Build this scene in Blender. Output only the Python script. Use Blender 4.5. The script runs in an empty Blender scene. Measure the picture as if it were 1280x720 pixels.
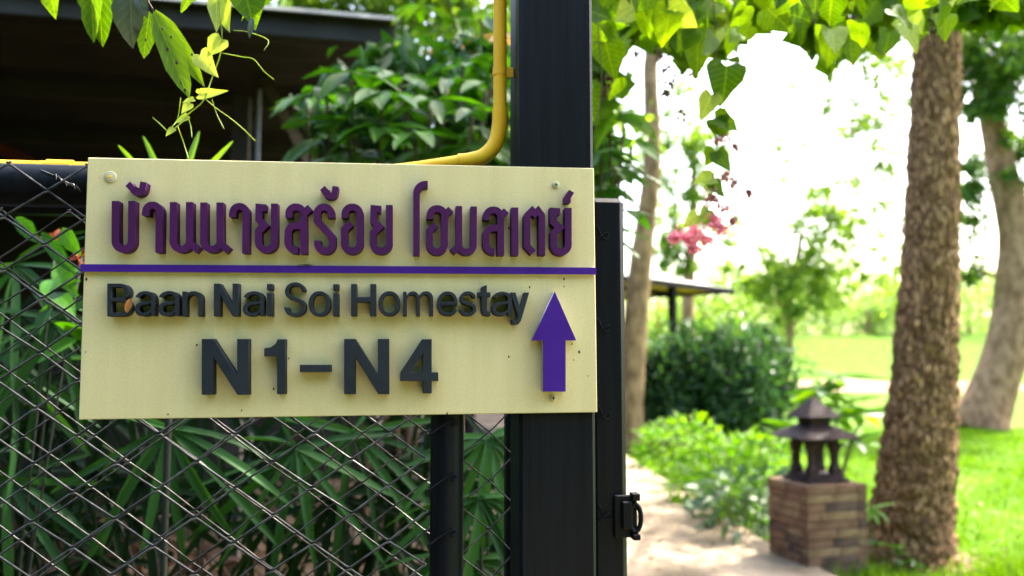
import bpy, math, random
import numpy as np
from mathutils import Vector, Matrix, noise

R = math.radians
S = bpy.context.scene
COL = S.collection
random.seed(7)
RNG = np.random.default_rng(11)

# ------------------------------------------------------------------ camera
F_PX, PITCH, CAM_H = 1050.0, R(4.6), 1.35
cam_d = bpy.data.cameras.new("camera")
cam_d.sensor_width = 36.0
cam_d.lens = F_PX / 1280 * 36
cam_d.clip_start = 0.02
cam_d.clip_end = 2000
cam_d.dof.use_dof = True
cam_d.dof.focus_distance = 1.02
cam_d.dof.aperture_fstop = 3.7
cam_d.dof.aperture_blades = 0
cam = bpy.data.objects.new("camera", cam_d)
cam.location = (0, 0, CAM_H)
cam.rotation_euler = (math.pi / 2 + PITCH, 0, 0)
COL.objects.link(cam)
S.camera = cam

# ------------------------------------------------------------------ light
SUN_AZ, SUN_EL = R(52), R(54)            # azimuth clockwise from +Y
w = bpy.data.worlds.new("World")
S.world = w
w.use_nodes = True
wn = w.node_tree
wn.nodes.clear()
sky = wn.nodes.new("ShaderNodeTexSky")
sky.sky_type = 'NISHITA'
sky.sun_disc = False
sky.sun_elevation = SUN_EL
sky.sun_rotation = SUN_AZ
sky.air_density = 1.2
sky.dust_density = 5.0
sky.ozone_density = 0.6
bg = wn.nodes.new("ShaderNodeBackground")
bg.inputs[1].default_value = 0.15
wo = wn.nodes.new("ShaderNodeOutputWorld")
wn.links.new(sky.outputs[0], bg.inputs[0])
wn.links.new(bg.outputs[0], wo.inputs[0])

sun_d = bpy.data.lights.new("sun", 'SUN')
sun_d.energy = 2.9
sun_d.angle = R(0.55)
sun_d.color = (1.0, 0.94, 0.82)
sun = bpy.data.objects.new("sun", sun_d)
sv = Vector((math.sin(SUN_AZ) * math.cos(SUN_EL), math.cos(SUN_AZ) * math.cos(SUN_EL), math.sin(SUN_EL)))
sun.rotation_euler = sv.to_track_quat('Z', 'Y').to_euler()
sun.location = sv * 60
COL.objects.link(sun)

S.view_settings.view_transform = 'Standard'
S.view_settings.look = 'None'
S.view_settings.exposure = 2.92
S.view_settings.gamma = 1.0
S.view_settings.use_curve_mapping = False
S.render.engine = 'CYCLES'
S.cycles.use_denoising = True
S.cycles.max_bounces = 7
S.cycles.transmission_bounces = 4
S.cycles.sample_clamp_indirect = 6.0
S.cycles.caustics_reflective = False
S.cycles.caustics_refractive = False

# ------------------------------------------------------------------ pixel -> world (photo pixels, 1280 x 720)
cP, sP = math.cos(PITCH), math.sin(PITCH)
def ray(px, py):
    u, v = (px - 640) / F_PX, (360 - py) / F_PX
    return Vector((u, cP - sP * v, sP + cP * v))
def P(px, py, Y):
    d = ray(px, py)
    return Vector((0, 0, CAM_H)) + d * (Y / d.y)
def G(px, py, z=-0.12):
    d = ray(px, py)
    return Vector((0, 0, CAM_H)) + d * ((z - CAM_H) / d.z)

# fence frame: a along the fence to the right, b behind it, z up
TH = 0.1193
FC = Vector((-0.198, 1.0142, 0.0))
fr, fb = Vector((math.cos(TH), math.sin(TH), 0)), Vector((-math.sin(TH), math.cos(TH), 0))
def FL(px, py, b):
    """photo pixel -> local (a, b, z) on the plane b metres behind the sign face"""
    d = ray(px, py)
    o = Vector((0, 0, CAM_H))
    t = ((FC + fb * b - o).dot(fb)) / d.dot(fb)
    p = o + d * t - FC
    return Vector((p.dot(fr), b, p.z))
def FW(l):
    return FC + fr * l[0] + fb * l[1] + Vector((0, 0, l[2]))

# ------------------------------------------------------------------ object helpers
WM = {}
def put(name, mesh, parent=None, M=None, mat=None):
    o = bpy.data.objects.new(name, mesh)
    COL.objects.link(o)
    M = M or Matrix()
    WM[o] = M
    if parent is not None:
        o.parent = parent
        o.matrix_basis = WM[parent].inverted() @ M
    else:
        o.matrix_basis = M
    if mat is not None and mesh is not None and len(mesh.materials) == 0:
        mesh.materials.append(mat)
    return o
def tag(o, label=None, cat=None, group=None, kind=None):
    if label: o["label"] = label
    if cat: o["category"] = cat
    if group: o["group"] = group
    if kind: o["kind"] = kind
    return o
def thing(name, label, cat, loc=(0, 0, 0), rotz=0.0, group=None):
    M = Matrix.Translation(Vector(loc)) @ Matrix.Rotation(rotz, 4, 'Z')
    return tag(put(name, None, None, M), label, cat, group)

class MB:
    def __init__(s): s.v, s.f = [], []
    def add(s, v, f):
        n = len(s.v)
        s.v += [tuple(p) for p in v]
        s.f += [tuple(i + n for i in q) for q in f]
        return s
    def box(s, x0, x1, y0, y1, z0, z1, c=0.0):
        """box with chamfered edges c"""
        if c <= 0:
            v = [(x, y, z) for z in (z0, z1) for y in (y0, y1) for x in (x0, x1)]
            return s.add(v, [(0, 2, 3, 1), (4, 5, 7, 6), (0, 1, 5, 4), (2, 6, 7, 3), (0, 4, 6, 2), (1, 3, 7, 5)])
        v = []
        for z in (z0, z1):
            for y in (y0, y1):
                for x in (x0, x1):
                    ix = x + (c if x == x0 else -c); iy = y + (c if y == y0 else -c); iz = z + (c if z == z0 else -c)
                    v += [(x, iy, iz), (ix, y, iz), (ix, iy, z)]
        k = lambda x, y, z, a: ((z * 2 + y) * 2 + x) * 3 + a
        f = []
        for a in range(3):
            for e in (0, 1):
                q = []
                for (p, r) in ((0, 0), (1, 0), (1, 1), (0, 1)):
                    i = [0, 0, 0]; i[a] = e; i[(a + 1) % 3] = p; i[(a + 2) % 3] = r
                    q.append(k(*i, a))
                f.append(tuple(q if e else q[::-1]))
        for a in range(3):
            b_, c_ = (a + 1) % 3, (a + 2) % 3
            for p in (0, 1):
                for r in (0, 1):
                    i0 = [0, 0, 0]; i1 = [0, 0, 0]
                    i0[b_] = i1[b_] = p; i0[c_] = i1[c_] = r; i1[a] = 1
                    q = (k(*i0, b_), k(*i1, b_), k(*i1, c_), k(*i0, c_))
                    f.append(q if (p == r) else q[::-1])
        for x in (0, 1):
            for y in (0, 1):
                for z in (0, 1):
                    q = (k(x, y, z, 0), k(x, y, z, 1), k(x, y, z, 2))
                    f.append(q if (x + y + z) % 2 else q[::-1])
        return s.add(v, f)
    def tube(s, pts, rad, n=8, cap=True):
        pts = [Vector(p) for p in pts]
        m = len(pts)
        rad = list(rad) if hasattr(rad, '__len__') else [rad] * m
        t0 = (pts[1] - pts[0]).normalized()
        up = Vector((0, 0, 1)) if abs(t0.z) < 0.9 else Vector((1, 0, 0))
        nrm = t0.cross(up).normalized()
        v = []
        for i, p in enumerate(pts):
            if i == 0: t = pts[1] - pts[0]
            elif i == m - 1: t = pts[-1] - pts[-2]
            else: t = (pts[i + 1] - p).normalized() + (p - pts[i - 1]).normalized()
            if t.length < 1e-9: t = t0
            t.normalize()
            nrm = (nrm - t * nrm.dot(t))
            if nrm.length < 1e-6: nrm = t.orthogonal()
            nrm.normalize()
            bn = t.cross(nrm)
            for j in range(n):
                a = 2 * math.pi * j / n
                v.append(p + (nrm * math.cos(a) + bn * math.sin(a)) * rad[i])
        f = [(i * n + j, i * n + (j + 1) % n, (i + 1) * n + (j + 1) % n, (i + 1) * n + j) for i in range(m - 1) for j in range(n)]
        if cap:
            f += [tuple(range(n))[::-1], tuple((m - 1) * n + j for j in range(n))]
        return s.add(v, f)
    def lathe(s, prof, n, M=None, rot=0.0):
        M = M or Matrix()
        v, m = [], len(prof)
        for (r, z) in prof:
            for j in range(n):
                a = rot + 2 * math.pi * j / n
                v.append(M @ Vector((r * math.cos(a), r * math.sin(a), z)))
        f = [(i * n + j, i * n + (j + 1) % n, (i + 1) * n + (j + 1) % n, (i + 1) * n + j) for i in range(m - 1) for j in range(n)]
        f += [tuple(range(n))[::-1], tuple((m - 1) * n + j for j in range(n))]
        return s.add(v, f)
    def prism(s, poly, z0, z1):
        n = len(poly)
        v = [(x, y, z0) for x, y in poly] + [(x, y, z1) for x, y in poly]
        f = [tuple(range(n))[::-1], tuple(range(n, 2 * n))] + [(i, (i + 1) % n, n + (i + 1) % n, n + i) for i in range(n)]
        return s.add(v, f)
    def mesh(s, name, smooth=False):
        me = bpy.data.meshes.new(name)
        me.from_pydata(s.v, [], s.f)
        if smooth:
            me.polygons.foreach_set("use_smooth", [True] * len(me.polygons))
            if smooth == 'auto': me.set_sharp_from_angle(angle=R(35))
        me.update()
        return me
    def put(s, name, parent, mat, M=None, smooth=False):
        return put(name, s.mesh(name, smooth), parent, M if M is not None else (WM[parent].copy() if parent else None), mat)
def bez(pts, k=6):
    """Catmull-Rom through pts"""
    pts = [Vector(p) for p in pts]
    q = [pts[0] * 2 - pts[1]] + pts + [pts[-1] * 2 - pts[-2]]
    out = []
    for i in range(1, len(q) - 2):
        for j in range(k):
            t = j / k
            a, b, c, d = q[i - 1], q[i], q[i + 1], q[i + 2]
            out.append(0.5 * ((2 * b) + (c - a) * t + (2 * a - 5 * b + 4 * c - d) * t * t + (3 * b - a - 3 * c + d) * t ** 3))
    out.append(pts[-1])
    return out

# ------------------------------------------------------------------ materials
def new_mat(name):
    m = bpy.data.materials.new(name)
    m.use_nodes = True
    nt = m.node_tree
    b = nt.nodes["Principled BSDF"]
    return m, nt, b
def N(nt, t, **k):
    n = nt.nodes.new(t)
    for a, v in k.items(): setattr(n, a, v)
    return n
def ramp(nt, src, stops):
    r = N(nt, "ShaderNodeValToRGB")
    e = r.color_ramp.elements
    while len(e) < len(stops): e.new(0.5)
    for i, (p, c) in enumerate(stops):
        e[i].position = p
        e[i].color = (*c, 1)
    nt.links.new(src, r.inputs[0])
    return r.outputs[0]
def mat_noise(name, c1, c2, scale=8, rough=0.6, bump=0.0, bscale=None, metal=0.0, detail=5, stretch=None, spec=0.5, lo=0.35, hi=0.65, coord='Object', c3=None):
    m, nt, b = new_mat(name)
    tc = N(nt, "ShaderNodeTexCoord")
    src = tc.outputs[coord]
    if stretch:
        mp = N(nt, "ShaderNodeMapping")
        mp.inputs['Scale'].default_value = stretch
        nt.links.new(src, mp.inputs[0]); src = mp.outputs[0]
    n = N(nt, "ShaderNodeTexNoise")
    n.inputs['Scale'].default_value = scale
    n.inputs['Detail'].default_value = detail
    nt.links.new(src, n.inputs['Vector'])
    st = [(lo, c1), (hi, c2)] if c3 is None else [(lo, c1), ((lo + hi) / 2, c2), (hi, c3)]
    nt.links.new(ramp(nt, n.outputs[0], st), b.inputs['Base Color'])
    b.inputs['Roughness'].default_value = rough
    b.inputs['Metallic'].default_value = metal
    b.inputs['Specular IOR Level'].default_value = spec
    if bump:
        n2 = N(nt, "ShaderNodeTexNoise")
        n2.inputs['Scale'].default_value = bscale or scale * 4
        n2.inputs['Detail'].default_value = 6
        nt.links.new(src, n2.inputs['Vector'])
        bp = N(nt, "ShaderNodeBump")
        bp.inputs['Strength'].default_value = bump
        bp.inputs['Distance'].default_value = 0.01
        nt.links.new(n2.outputs[0], bp.inputs['Height'])
        nt.links.new(bp.outputs[0], b.inputs['Normal'])
    return m
def mat_leaf(name, c1, c2, trans=0.4, rough=0.4, tcol=None, island=False, vein=False, spec=0.5):
    """leaf: colour drawn per leaf between c1 and c2; light passes through it"""
    m, nt, b = new_mat(name)
    if island:
        g = N(nt, "ShaderNodeNewGeometry"); src = g.outputs['Random Per Island']
    else:
        g = N(nt, "ShaderNodeObjectInfo"); src = g.outputs['Random']
    col = ramp(nt, src, [(0.0, c1), (1.0, c2)])
    if vein:
        tc = N(nt, "ShaderNodeTexCoord")
        sx = N(nt, "ShaderNodeSeparateXYZ"); nt.links.new(tc.outputs['Object'], sx.inputs[0])
        ab = N(nt, "ShaderNodeMath", operation='ABSOLUTE'); nt.links.new(sx.outputs[0], ab.inputs[0])
        # midrib
        lt = N(nt, "ShaderNodeMath", operation='LESS_THAN'); nt.links.new(ab.outputs[0], lt.inputs[0]); lt.inputs[1].default_value = 0.018
        # side veins: bands of y - 0.55|x|
        mu = N(nt, "ShaderNodeMath", operation='MULTIPLY_ADD'); nt.links.new(ab.outputs[0], mu.inputs[0]); mu.inputs[1].default_value = -0.6
        nt.links.new(sx.outputs[1], mu.inputs[2])
        m2 = N(nt, "ShaderNodeMath", operation='MULTIPLY'); nt.links.new(mu.outputs[0], m2.inputs[0]); m2.inputs[1].default_value = 7.0
        fr_ = N(nt, "ShaderNodeMath", operation='FRACT'); nt.links.new(m2.outputs[0], fr_.inputs[0])
        l2 = N(nt, "ShaderNodeMath", operation='LESS_THAN'); nt.links.new(fr_.outputs[0], l2.inputs[0]); l2.inputs[1].default_value = 0.08
        mx = N(nt, "ShaderNodeMath", operation='MAXIMUM'); nt.links.new(lt.outputs[0], mx.inputs[0]); nt.links.new(l2.outputs[0], mx.inputs[1])
        ns = N(nt, "ShaderNodeTexNoise"); ns.inputs['Scale'].default_value = 6; nt.links.new(tc.outputs['Object'], ns.inputs['Vector'])
        mm = N(nt, "ShaderNodeMix", data_type='RGBA', blend_type='MULTIPLY'); mm.inputs[0].default_value = 0.5
        nt.links.new(col, mm.inputs[6]); nt.links.new(ramp(nt, ns.outputs[0], [(0.3, (0.55, 0.6, 0.5)), (0.7, (1.25, 1.2, 1.1))]), mm.inputs[7])
        mv = N(nt, "ShaderNodeMix", data_type='RGBA', blend_type='MIX')
        sc = N(nt, "ShaderNodeMath", operation='MULTIPLY'); nt.links.new(mx.outputs[0], sc.inputs[0]); sc.inputs[1].default_value = 0.35
        nt.links.new(sc.outputs[0], mv.inputs[0]); nt.links.new(mm.outputs[2], mv.inputs[6])
        mv.inputs[7].default_value = (c2[0] * 1.8 + 0.04, c2[1] * 1.5 + 0.05, c2[2] * 1.4 + 0.02, 1)
        col = mv.outputs[2]
    nt.links.new(col, b.inputs['Base Color'])
    b.inputs['Roughness'].default_value = rough
    b.inputs['Specular IOR Level'].default_value = spec
    tr = N(nt, "ShaderNodeBsdfTranslucent")
    tm = N(nt, "ShaderNodeMix", data_type='RGBA', blend_type='MULTIPLY'); tm.inputs[0].default_value = 1.0
    nt.links.new(col, tm.inputs[6])
    tm.inputs[7].default_value = (*(tcol or (2.0, 1.9, 0.7)), 1)
    nt.links.new(tm.outputs[2], tr.inputs[0])
    ms = N(nt, "ShaderNodeMixShader"); ms.inputs[0].default_value = trans
    nt.links.new(b.outputs[0], ms.inputs[1]); nt.links.new(tr.outputs[0], ms.inputs[2])
    nt.links.new(ms.outputs[0], nt.nodes["Material Output"].inputs[0])
    return m

def mat_plain(name, c, rough=0.5, metal=0.0, spec=0.5):
    return mat_noise(name, tuple(x * 0.88 for x in c), tuple(min(1, x * 1.1) for x in c), 30, rough, 0.05, 200, metal, spec=spec)

def mat_bark():
    """flaky bark: pale plates, colour darker towards their edges"""
    m, nt, b = new_mat('scaly_bark')
    tc = N(nt, "ShaderNodeTexCoord")
    mp = N(nt, "ShaderNodeMapping"); mp.inputs['Scale'].default_value = (42, 42, 7.5)
    nz = N(nt, "ShaderNodeTexNoise"); nz.inputs['Scale'].default_value = 14; nz.inputs['Detail'].default_value = 4
    nt.links.new(tc.outputs['Object'], nz.inputs['Vector'])
    ad = N(nt, "ShaderNodeMix", data_type='RGBA', blend_type='ADD'); ad.inputs[0].default_value = 0.06
    nt.links.new(tc.outputs['Object'], ad.inputs[6]); nt.links.new(nz.outputs[1], ad.inputs[7])
    nt.links.new(ad.outputs[2], mp.inputs[0])
    vo = N(nt, "ShaderNodeTexVoronoi", feature='DISTANCE_TO_EDGE'); vo.inputs['Scale'].default_value = 1.0
    nt.links.new(mp.outputs[0], vo.inputs['Vector'])
    vc = N(nt, "ShaderNodeTexVoronoi", feature='F1'); vc.inputs['Scale'].default_value = 1.0
    nt.links.new(mp.outputs[0], vc.inputs['Vector'])
    plate = ramp(nt, vc.outputs['Color'], [(0.15, (0.31, 0.170, 0.074)), (0.85, (0.58, 0.345, 0.172))])
    mask = ramp(nt, vo.outputs[0], [(0.02, (0.17, 0.145, 0.12)), (0.26, (1, 1, 1))])
    mx = N(nt, "ShaderNodeMix", data_type='RGBA', blend_type='MULTIPLY'); mx.inputs[0].default_value = 1.0
    nt.links.new(plate, mx.inputs[6]); nt.links.new(mask, mx.inputs[7])
    nt.links.new(mx.outputs[2], b.inputs['Base Color'])
    b.inputs['Roughness'].default_value = 0.95; b.inputs['Specular IOR Level'].default_value = 0.15
    bp = N(nt, "ShaderNodeBump"); bp.inputs['Strength'].default_value = 0.9; bp.inputs['Distance'].default_value = 0.02
    nt.links.new(mask, bp.inputs['Height']); nt.links.new(bp.outputs[0], b.inputs['Normal'])
    return m
M = {}
M['black_steel'] = mat_noise('black_paint', (0.0035, 0.0042, 0.006), (0.006, 0.0072, 0.010), 14, 0.42, 0.05, 30, spec=0.13, stretch=(9, 9, 0.35))
M['zinc'] = mat_noise('zinc_wire', (0.028, 0.027, 0.025), (0.11, 0.105, 0.10), 60, 0.40, 0.05, 200, metal=0.7)
M['letter_purple'] = mat_noise('purple_letter_paint', (0.046, 0.004, 0.052), (0.060, 0.005, 0.066), 30, 0.6, 0.08, 500, spec=0.2)
M['letter_grey'] = mat_noise('charcoal_letter_paint', (0.013, 0.017, 0.021), (0.019, 0.024, 0.028), 30, 0.65, 0.08, 500, spec=0.2)
M['violet'] = mat_noise('violet_acrylic', (0.046, 0.008, 0.195), (0.053, 0.010, 0.215), 40, 0.5, 0.03, 300, spec=0.2)
M['white_edge'] = mat_noise('white_acrylic', (0.62, 0.56, 0.62), (0.72, 0.66, 0.72), 40, 0.4)
M['yellow_pipe'] = mat_noise('yellow_pvc', (0.88, 0.47, 0.012), (0.93, 0.55, 0.022), 14, 0.5, 0.06, 120, spec=0.25)
M['cream_screw'] = mat_noise('cream_screw', (0.50, 0.46, 0.27), (0.62, 0.58, 0.36), 60, 0.4)
M['dirt_speck'] = mat_plain('dark_speck', (0.03, 0.022, 0.015), 0.9)
M['rust_leaf'] = mat_plain('rust_leaf', (0.36, 0.13, 0.02), 0.6)
M['bark_main'] = mat_bark()
M['bark_pale'] = mat_noise('pale_bark', (0.15, 0.080, 0.042), (0.33, 0.195, 0.115), 8, 0.95, 0.6, 40, stretch=(1, 1, 0.5), spec=0.2)
M['bark_slim'] = mat_noise('slim_bark', (0.14, 0.088, 0.046), (0.30, 0.20, 0.108), 10, 0.95, 0.7, 40, stretch=(1, 1, 0.5), spec=0.1)
M['bark_young'] = mat_noise('young_bark', (0.16, 0.10, 0.05), (0.28, 0.19, 0.10), 10, 0.9, 0.4, 40, spec=0.2)
M['twig'] = mat_plain('green_twig', (0.10, 0.12, 0.03), 0.6)
M['twig_brown'] = mat_plain('brown_twig', (0.09, 0.055, 0.03), 0.8)
M['concrete'] = mat_noise('path_concrete', (0.085, 0.066, 0.042), (0.22, 0.172, 0.118), 1.5, 0.95, 0.6, 30, detail=11, spec=0.1, lo=0.34, hi=0.62, c3=(0.31, 0.245, 0.17))
M['lawn'] = mat_noise('lawn_soil', (0.045, 0.105, 0.004), (0.075, 0.15, 0.006), 1.2, 0.95, 0.4, 60, spec=0.1)
M['bare'] = mat_noise('bare_earth', (0.17, 0.115, 0.055), (0.28, 0.20, 0.11), 0.4, 0.95, 0.3, 10, spec=0.1)
M['soil'] = mat_noise('dark_soil', (0.007, 0.005, 0.003), (0.020, 0.011, 0.006), 5, 0.95, 0.6, 40, spec=0.1)
M['roof_dark'] = mat_noise('dark_roof_sheet', (0.014, 0.010, 0.010), (0.026, 0.019, 0.018), 3, 0.6, spec=0.4)
M['fascia'] = mat_noise('grey_fascia', (0.020, 0.020, 0.018), (0.032, 0.032, 0.029), 4, 0.7, spec=0.2)
M['gutter'] = mat_noise('pale_gutter_edge', (0.10, 0.11, 0.09), (0.17, 0.18, 0.15), 4, 0.5)
M['wall_dark'] = mat_noise('dark_timber', (0.012, 0.009, 0.008), (0.022, 0.016, 0.013), 3, 0.8, stretch=(6, 6, 1))
M['strut'] = mat_noise('brown_timber', (0.10, 0.066, 0.036), (0.17, 0.115, 0.066), 6, 0.8, stretch=(1, 1, 6))
M['red_beam'] = mat_plain('red_brown_beam', (0.16, 0.028, 0.012), 0.6)
M['pale_pole'] = mat_plain('pale_pole', (0.17, 0.175, 0.17), 0.5)
M['lantern'] = mat_noise('dark_lantern_wood', (0.020, 0.010, 0.010), (0.042, 0.022, 0.022), 18, 0.65, 0.25, 60, stretch=(1, 1, 4), spec=0.15)
M['mortar'] = mat_plain('mortar', (0.11, 0.08, 0.055), 0.95)
M['eave_black'] = mat_plain('black_eave', (0.008, 0.008, 0.009), 0.85, spec=0.08)
M['soffit'] = mat_noise('tan_soffit', (0.52, 0.18, 0.14), (0.60, 0.22, 0.17), 2, 0.8)
M['pink'] = mat_leaf('pink_blossom', (0.78, 0.26, 0.36), (0.92, 0.52, 0.60), 0.45, 0.6, (1.2, 0.8, 0.9), island=True)
M['pink_brown'] = mat_leaf('faded_blossom', (0.34, 0.13, 0.12), (0.58, 0.30, 0.28), 0.3, 0.7, (1.2, 0.9, 0.9), island=True)
M['dry'] = mat_plain('dry_seed', (0.10, 0.045, 0.03), 0.8)
M['brick_a'] = mat_noise('brick_rust', (0.115, 0.060, 0.036), (0.19, 0.108, 0.064), 14, 0.9, 0.6, 60, spec=0.2)
M['brick_b'] = mat_noise('brick_tan', (0.145, 0.090, 0.048), (0.235, 0.155, 0.085), 14, 0.9, 0.6, 60, spec=0.2)
M['brick_c'] = mat_noise('brick_dark', (0.055, 0.037, 0.030), (0.12, 0.075, 0.055), 14, 0.9, 0.6, 60, spec=0.2)
# leaves
M['vine'] = mat_leaf('vine_leaf', (0.030, 0.092, 0.003), (0.120, 0.235, 0.006), 0.58, 0.5, (2.1, 1.75, 0.2), vein=True, spec=0.2)
M['vine_y'] = mat_leaf('young_vine_leaf', (0.22, 0.33, 0.03), (0.34, 0.42, 0.08), 0.5, 0.5, (1.7, 1.6, 0.6), vein=True)
M['vine_grey'] = mat_leaf('glossy_grey_leaf', (0.04, 0.06, 0.045), (0.05, 0.07, 0.055), 0.12, 0.3, (1, 1, 0.6), vein=True)
M['glossy'] = mat_leaf('glossy_leaf', (0.014, 0.070, 0.005), (0.050, 0.170, 0.009), 0.32, 0.48, (2.0, 1.9, 0.3), vein=True, spec=0.22)
M['orange_leaf'] = mat_leaf('orange_young_leaf', (0.42, 0.20, 0.06), (0.56, 0.36, 0.14), 0.5, 0.45, (1.4, 1.1, 0.6))
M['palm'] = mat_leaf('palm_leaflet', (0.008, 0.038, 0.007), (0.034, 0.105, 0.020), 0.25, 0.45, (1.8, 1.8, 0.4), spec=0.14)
M['palm_back'] = mat_leaf('palm_leaflet_painted_shade', (0.003, 0.010, 0.003), (0.008, 0.024, 0.006), 0.2, 0.55, (1.8, 1.8, 0.5), spec=0.08)  # deep shade of the back palms put into a darker leaf colour
M['palm_dead'] = mat_leaf('dead_leaflet', (0.05, 0.020, 0.007), (0.13, 0.060, 0.022), 0.2, 0.8, (1.2, 1.0, 0.6))
M['palm_stalk'] = mat_plain('palm_stalk', (0.008, 0.012, 0.005), 0.7)
M['glossy_fill'] = mat_leaf('glossy_fill_leaf', (0.012, 0.055, 0.006), (0.034, 0.12, 0.010), 0.25, 0.5, (2.0, 1.9, 0.4), island=True)
M['pink_stalk'] = mat_plain('pink_stalk', (0.30, 0.10, 0.10), 0.7)
M['vine_mass'] = mat_leaf('vine_mass_leaf', (0.026, 0.085, 0.003), (0.105, 0.215, 0.006), 0.55, 0.5, (2.1, 1.75, 0.2), island=True, spec=0.2)
M['trodden'] = mat_noise('trodden_soil', (0.10, 0.065, 0.035), (0.20, 0.14, 0.08), 6, 0.95, 0.5, 40, spec=0.1)
M['blade'] = mat_leaf('bright_blade', (0.10, 0.24, 0.012), (0.16, 0.32, 0.02), 0.5, 0.4, (1.9, 1.7, 0.4))
M['shrub'] = mat_leaf('shrub_leaf', (0.042, 0.135, 0.004), (0.115, 0.225, 0.007), 0.5, 0.5, (2.0, 1.9, 0.15), spec=0.12)
M['shrub_dark'] = mat_leaf('dark_shrub_leaf', (0.030, 0.085, 0.016), (0.065, 0.14, 0.03), 0.3, 0.4, (1.8, 1.8, 0.5), spec=0.4)
M['far_dark'] = mat_leaf('far_dark_leaf', (0.016, 0.052, 0.017), (0.048, 0.118, 0.036), 0.28, 0.42, (1.8, 1.8, 0.6), island=True, spec=0.4)
M['far_mid'] = mat_leaf('far_mid_leaf', (0.080, 0.160, 0.022), (0.16, 0.26, 0.045), 0.5, 0.5, (1.9, 1.8, 0.45), island=True, spec=0.2)  # leaf colour lifted to stand in for haze on far crowns
M['far_pale'] = mat_leaf('far_leaf_painted_haze', (0.12, 0.21, 0.06), (0.19, 0.30, 0.09), 0.5, 0.5, (1.8, 1.7, 0.8), island=True)  # distance haze put into a paler leaf colour
M['crown_dark'] = mat_leaf('crown_leaf', (0.035, 0.085, 0.015), (0.075, 0.15, 0.025), 0.4, 0.45, (1.9, 1.8, 0.35), island=True, spec=0.25)
M['grass'] = mat_leaf('grass_blade', (0.046, 0.125, 0.003), (0.095, 0.195, 0.005), 0.42, 0.6, (1.9, 1.7, 0.15), island=True, spec=0.12)
M['litter'] = mat_leaf('leaf_litter', (0.05, 0.024, 0.010), (0.20, 0.12, 0.055), 0.1, 0.8, (1, 1, 1), island=True)
M['flame'] = mat_leaf('orange_flower', (0.30, 0.05, 0.012), (0.42, 0.10, 0.016), 0.3, 0.6, (1.2, 0.9, 0.6))

def mat_board():
    m, nt, b = new_mat('cream_board')
    tc = N(nt, "ShaderNodeTexCoord")
    mp = N(nt, "ShaderNodeMapping"); mp.inputs['Scale'].default_value = (40, 40, 4)
    nt.links.new(tc.outputs['Object'], mp.inputs[0])
    n1 = N(nt, "ShaderNodeTexNoise"); n1.inputs['Scale'].default_value = 1.0; n1.inputs['Detail'].default_value = 6
    nt.links.new(mp.outputs[0], n1.inputs['Vector'])
    n2 = N(nt, "ShaderNodeTexNoise"); n2.inputs['Scale'].default_value = 420; n2.inputs['Detail'].default_value = 2
    nt.links.new(tc.outputs['Object'], n2.inputs['Vector'])
    c = ramp(nt, n1.outputs[0], [(0.3, (0.665, 0.560, 0.268)), (0.7, (0.710, 0.608, 0.302))])
    mx = N(nt, "ShaderNodeMix", data_type='RGBA', blend_type='MULTIPLY'); mx.inputs[0].default_value = 0.5
    nt.links.new(c, mx.inputs[6]); nt.links.new(ramp(nt, n2.outputs[0], [(0.3, (0.88, 0.88, 0.86)), (0.7, (1.08, 1.08, 1.08))]), mx.inputs[7])
    mp3 = N(nt, "ShaderNodeMapping"); mp3.inputs['Scale'].default_value = (60, 1, 4)
    nt.links.new(tc.outputs['Object'], mp3.inputs[0])
    n3 = N(nt, "ShaderNodeTexNoise"); n3.inputs['Scale'].default_value = 1.0; n3.inputs['Detail'].default_value = 3
    nt.links.new(mp3.outputs[0], n3.inputs['Vector'])
    m3 = N(nt, "ShaderNodeMix", data_type='RGBA', blend_type='MULTIPLY'); m3.inputs[0].default_value = 1.0
    nt.links.new(mx.outputs[2], m3.inputs[6]); nt.links.new(ramp(nt, n3.outputs[0], [(0.28, (0.955, 0.95, 0.935)), (0.55, (1, 1, 1))]), m3.inputs[7])
    nt.links.new(m3.outputs[2], b.inputs['Base Color'])
    b.inputs['Roughness'].default_value = 0.42
    bp = N(nt, "ShaderNodeBump"); bp.inputs['Strength'].default_value = 0.06; bp.inputs['Distance'].default_value = 0.002
    nt.links.new(n2.outputs[0], bp.inputs['Height']); nt.links.new(bp.outputs[0], b.inputs['Normal'])
    return m
M['board'] = mat_board()

# ------------------------------------------------------------------ leaf meshes (base at origin, tip at +Y 1, width 1, normal +Z)
def leaf_mesh(name, half, rows, fold=0.18, droop=0.25, wave=0.03, mid=None, seed=0):
    """half: outline points (x, y) from base to tip of one side; mid: the midrib y of each row"""
    rnd = random.Random(seed)
    n = len(half)
    mid = mid or [y for x, y in half]
    v, f = [], []
    sk = rnd.uniform(-0.07, 0.07)
    wob = [(rnd.uniform(0.86, 1.1), rnd.uniform(0.86, 1.1)) for _ in half]
    for i, ((x, y), my) in enumerate(zip(half, mid)):
        for s in (-1, -0.5, 0, 0.5, 1):
            a = abs(s)
            x = half[i][0] * wob[i][s > 0]
            yy = my + (y - my) * a
            xx = x * s + sk * math.sin(yy * 2.6)
            z = fold * abs(xx) - droop * yy * yy + wave * math.sin(yy * 9 + s * 2 + seed) * a + rnd.uniform(-wave, wave) * a * 0.4
            v.append((xx, yy, z))
    for i in range(n - 1):
        for j in range(4):
            k = i * 5 + j
            f.append((k, k + 1, k + 6, k + 5))
    me = bpy.data.meshes.new(name)
    me.from_pydata(v, [], f)
    me.polygons.foreach_set("use_smooth", [True] * len(me.polygons))
    me.update()
    return me
HEART = [(0.02, 0.0), (0.26, -0.11), (0.43, -0.05), (0.5, 0.13), (0.45, 0.36), (0.3, 0.62), (0.12, 0.86), (0.004, 1.0)]
HEART_MID = [0.0, 0.01, 0.06, 0.18, 0.38, 0.62, 0.86, 1.0]
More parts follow.
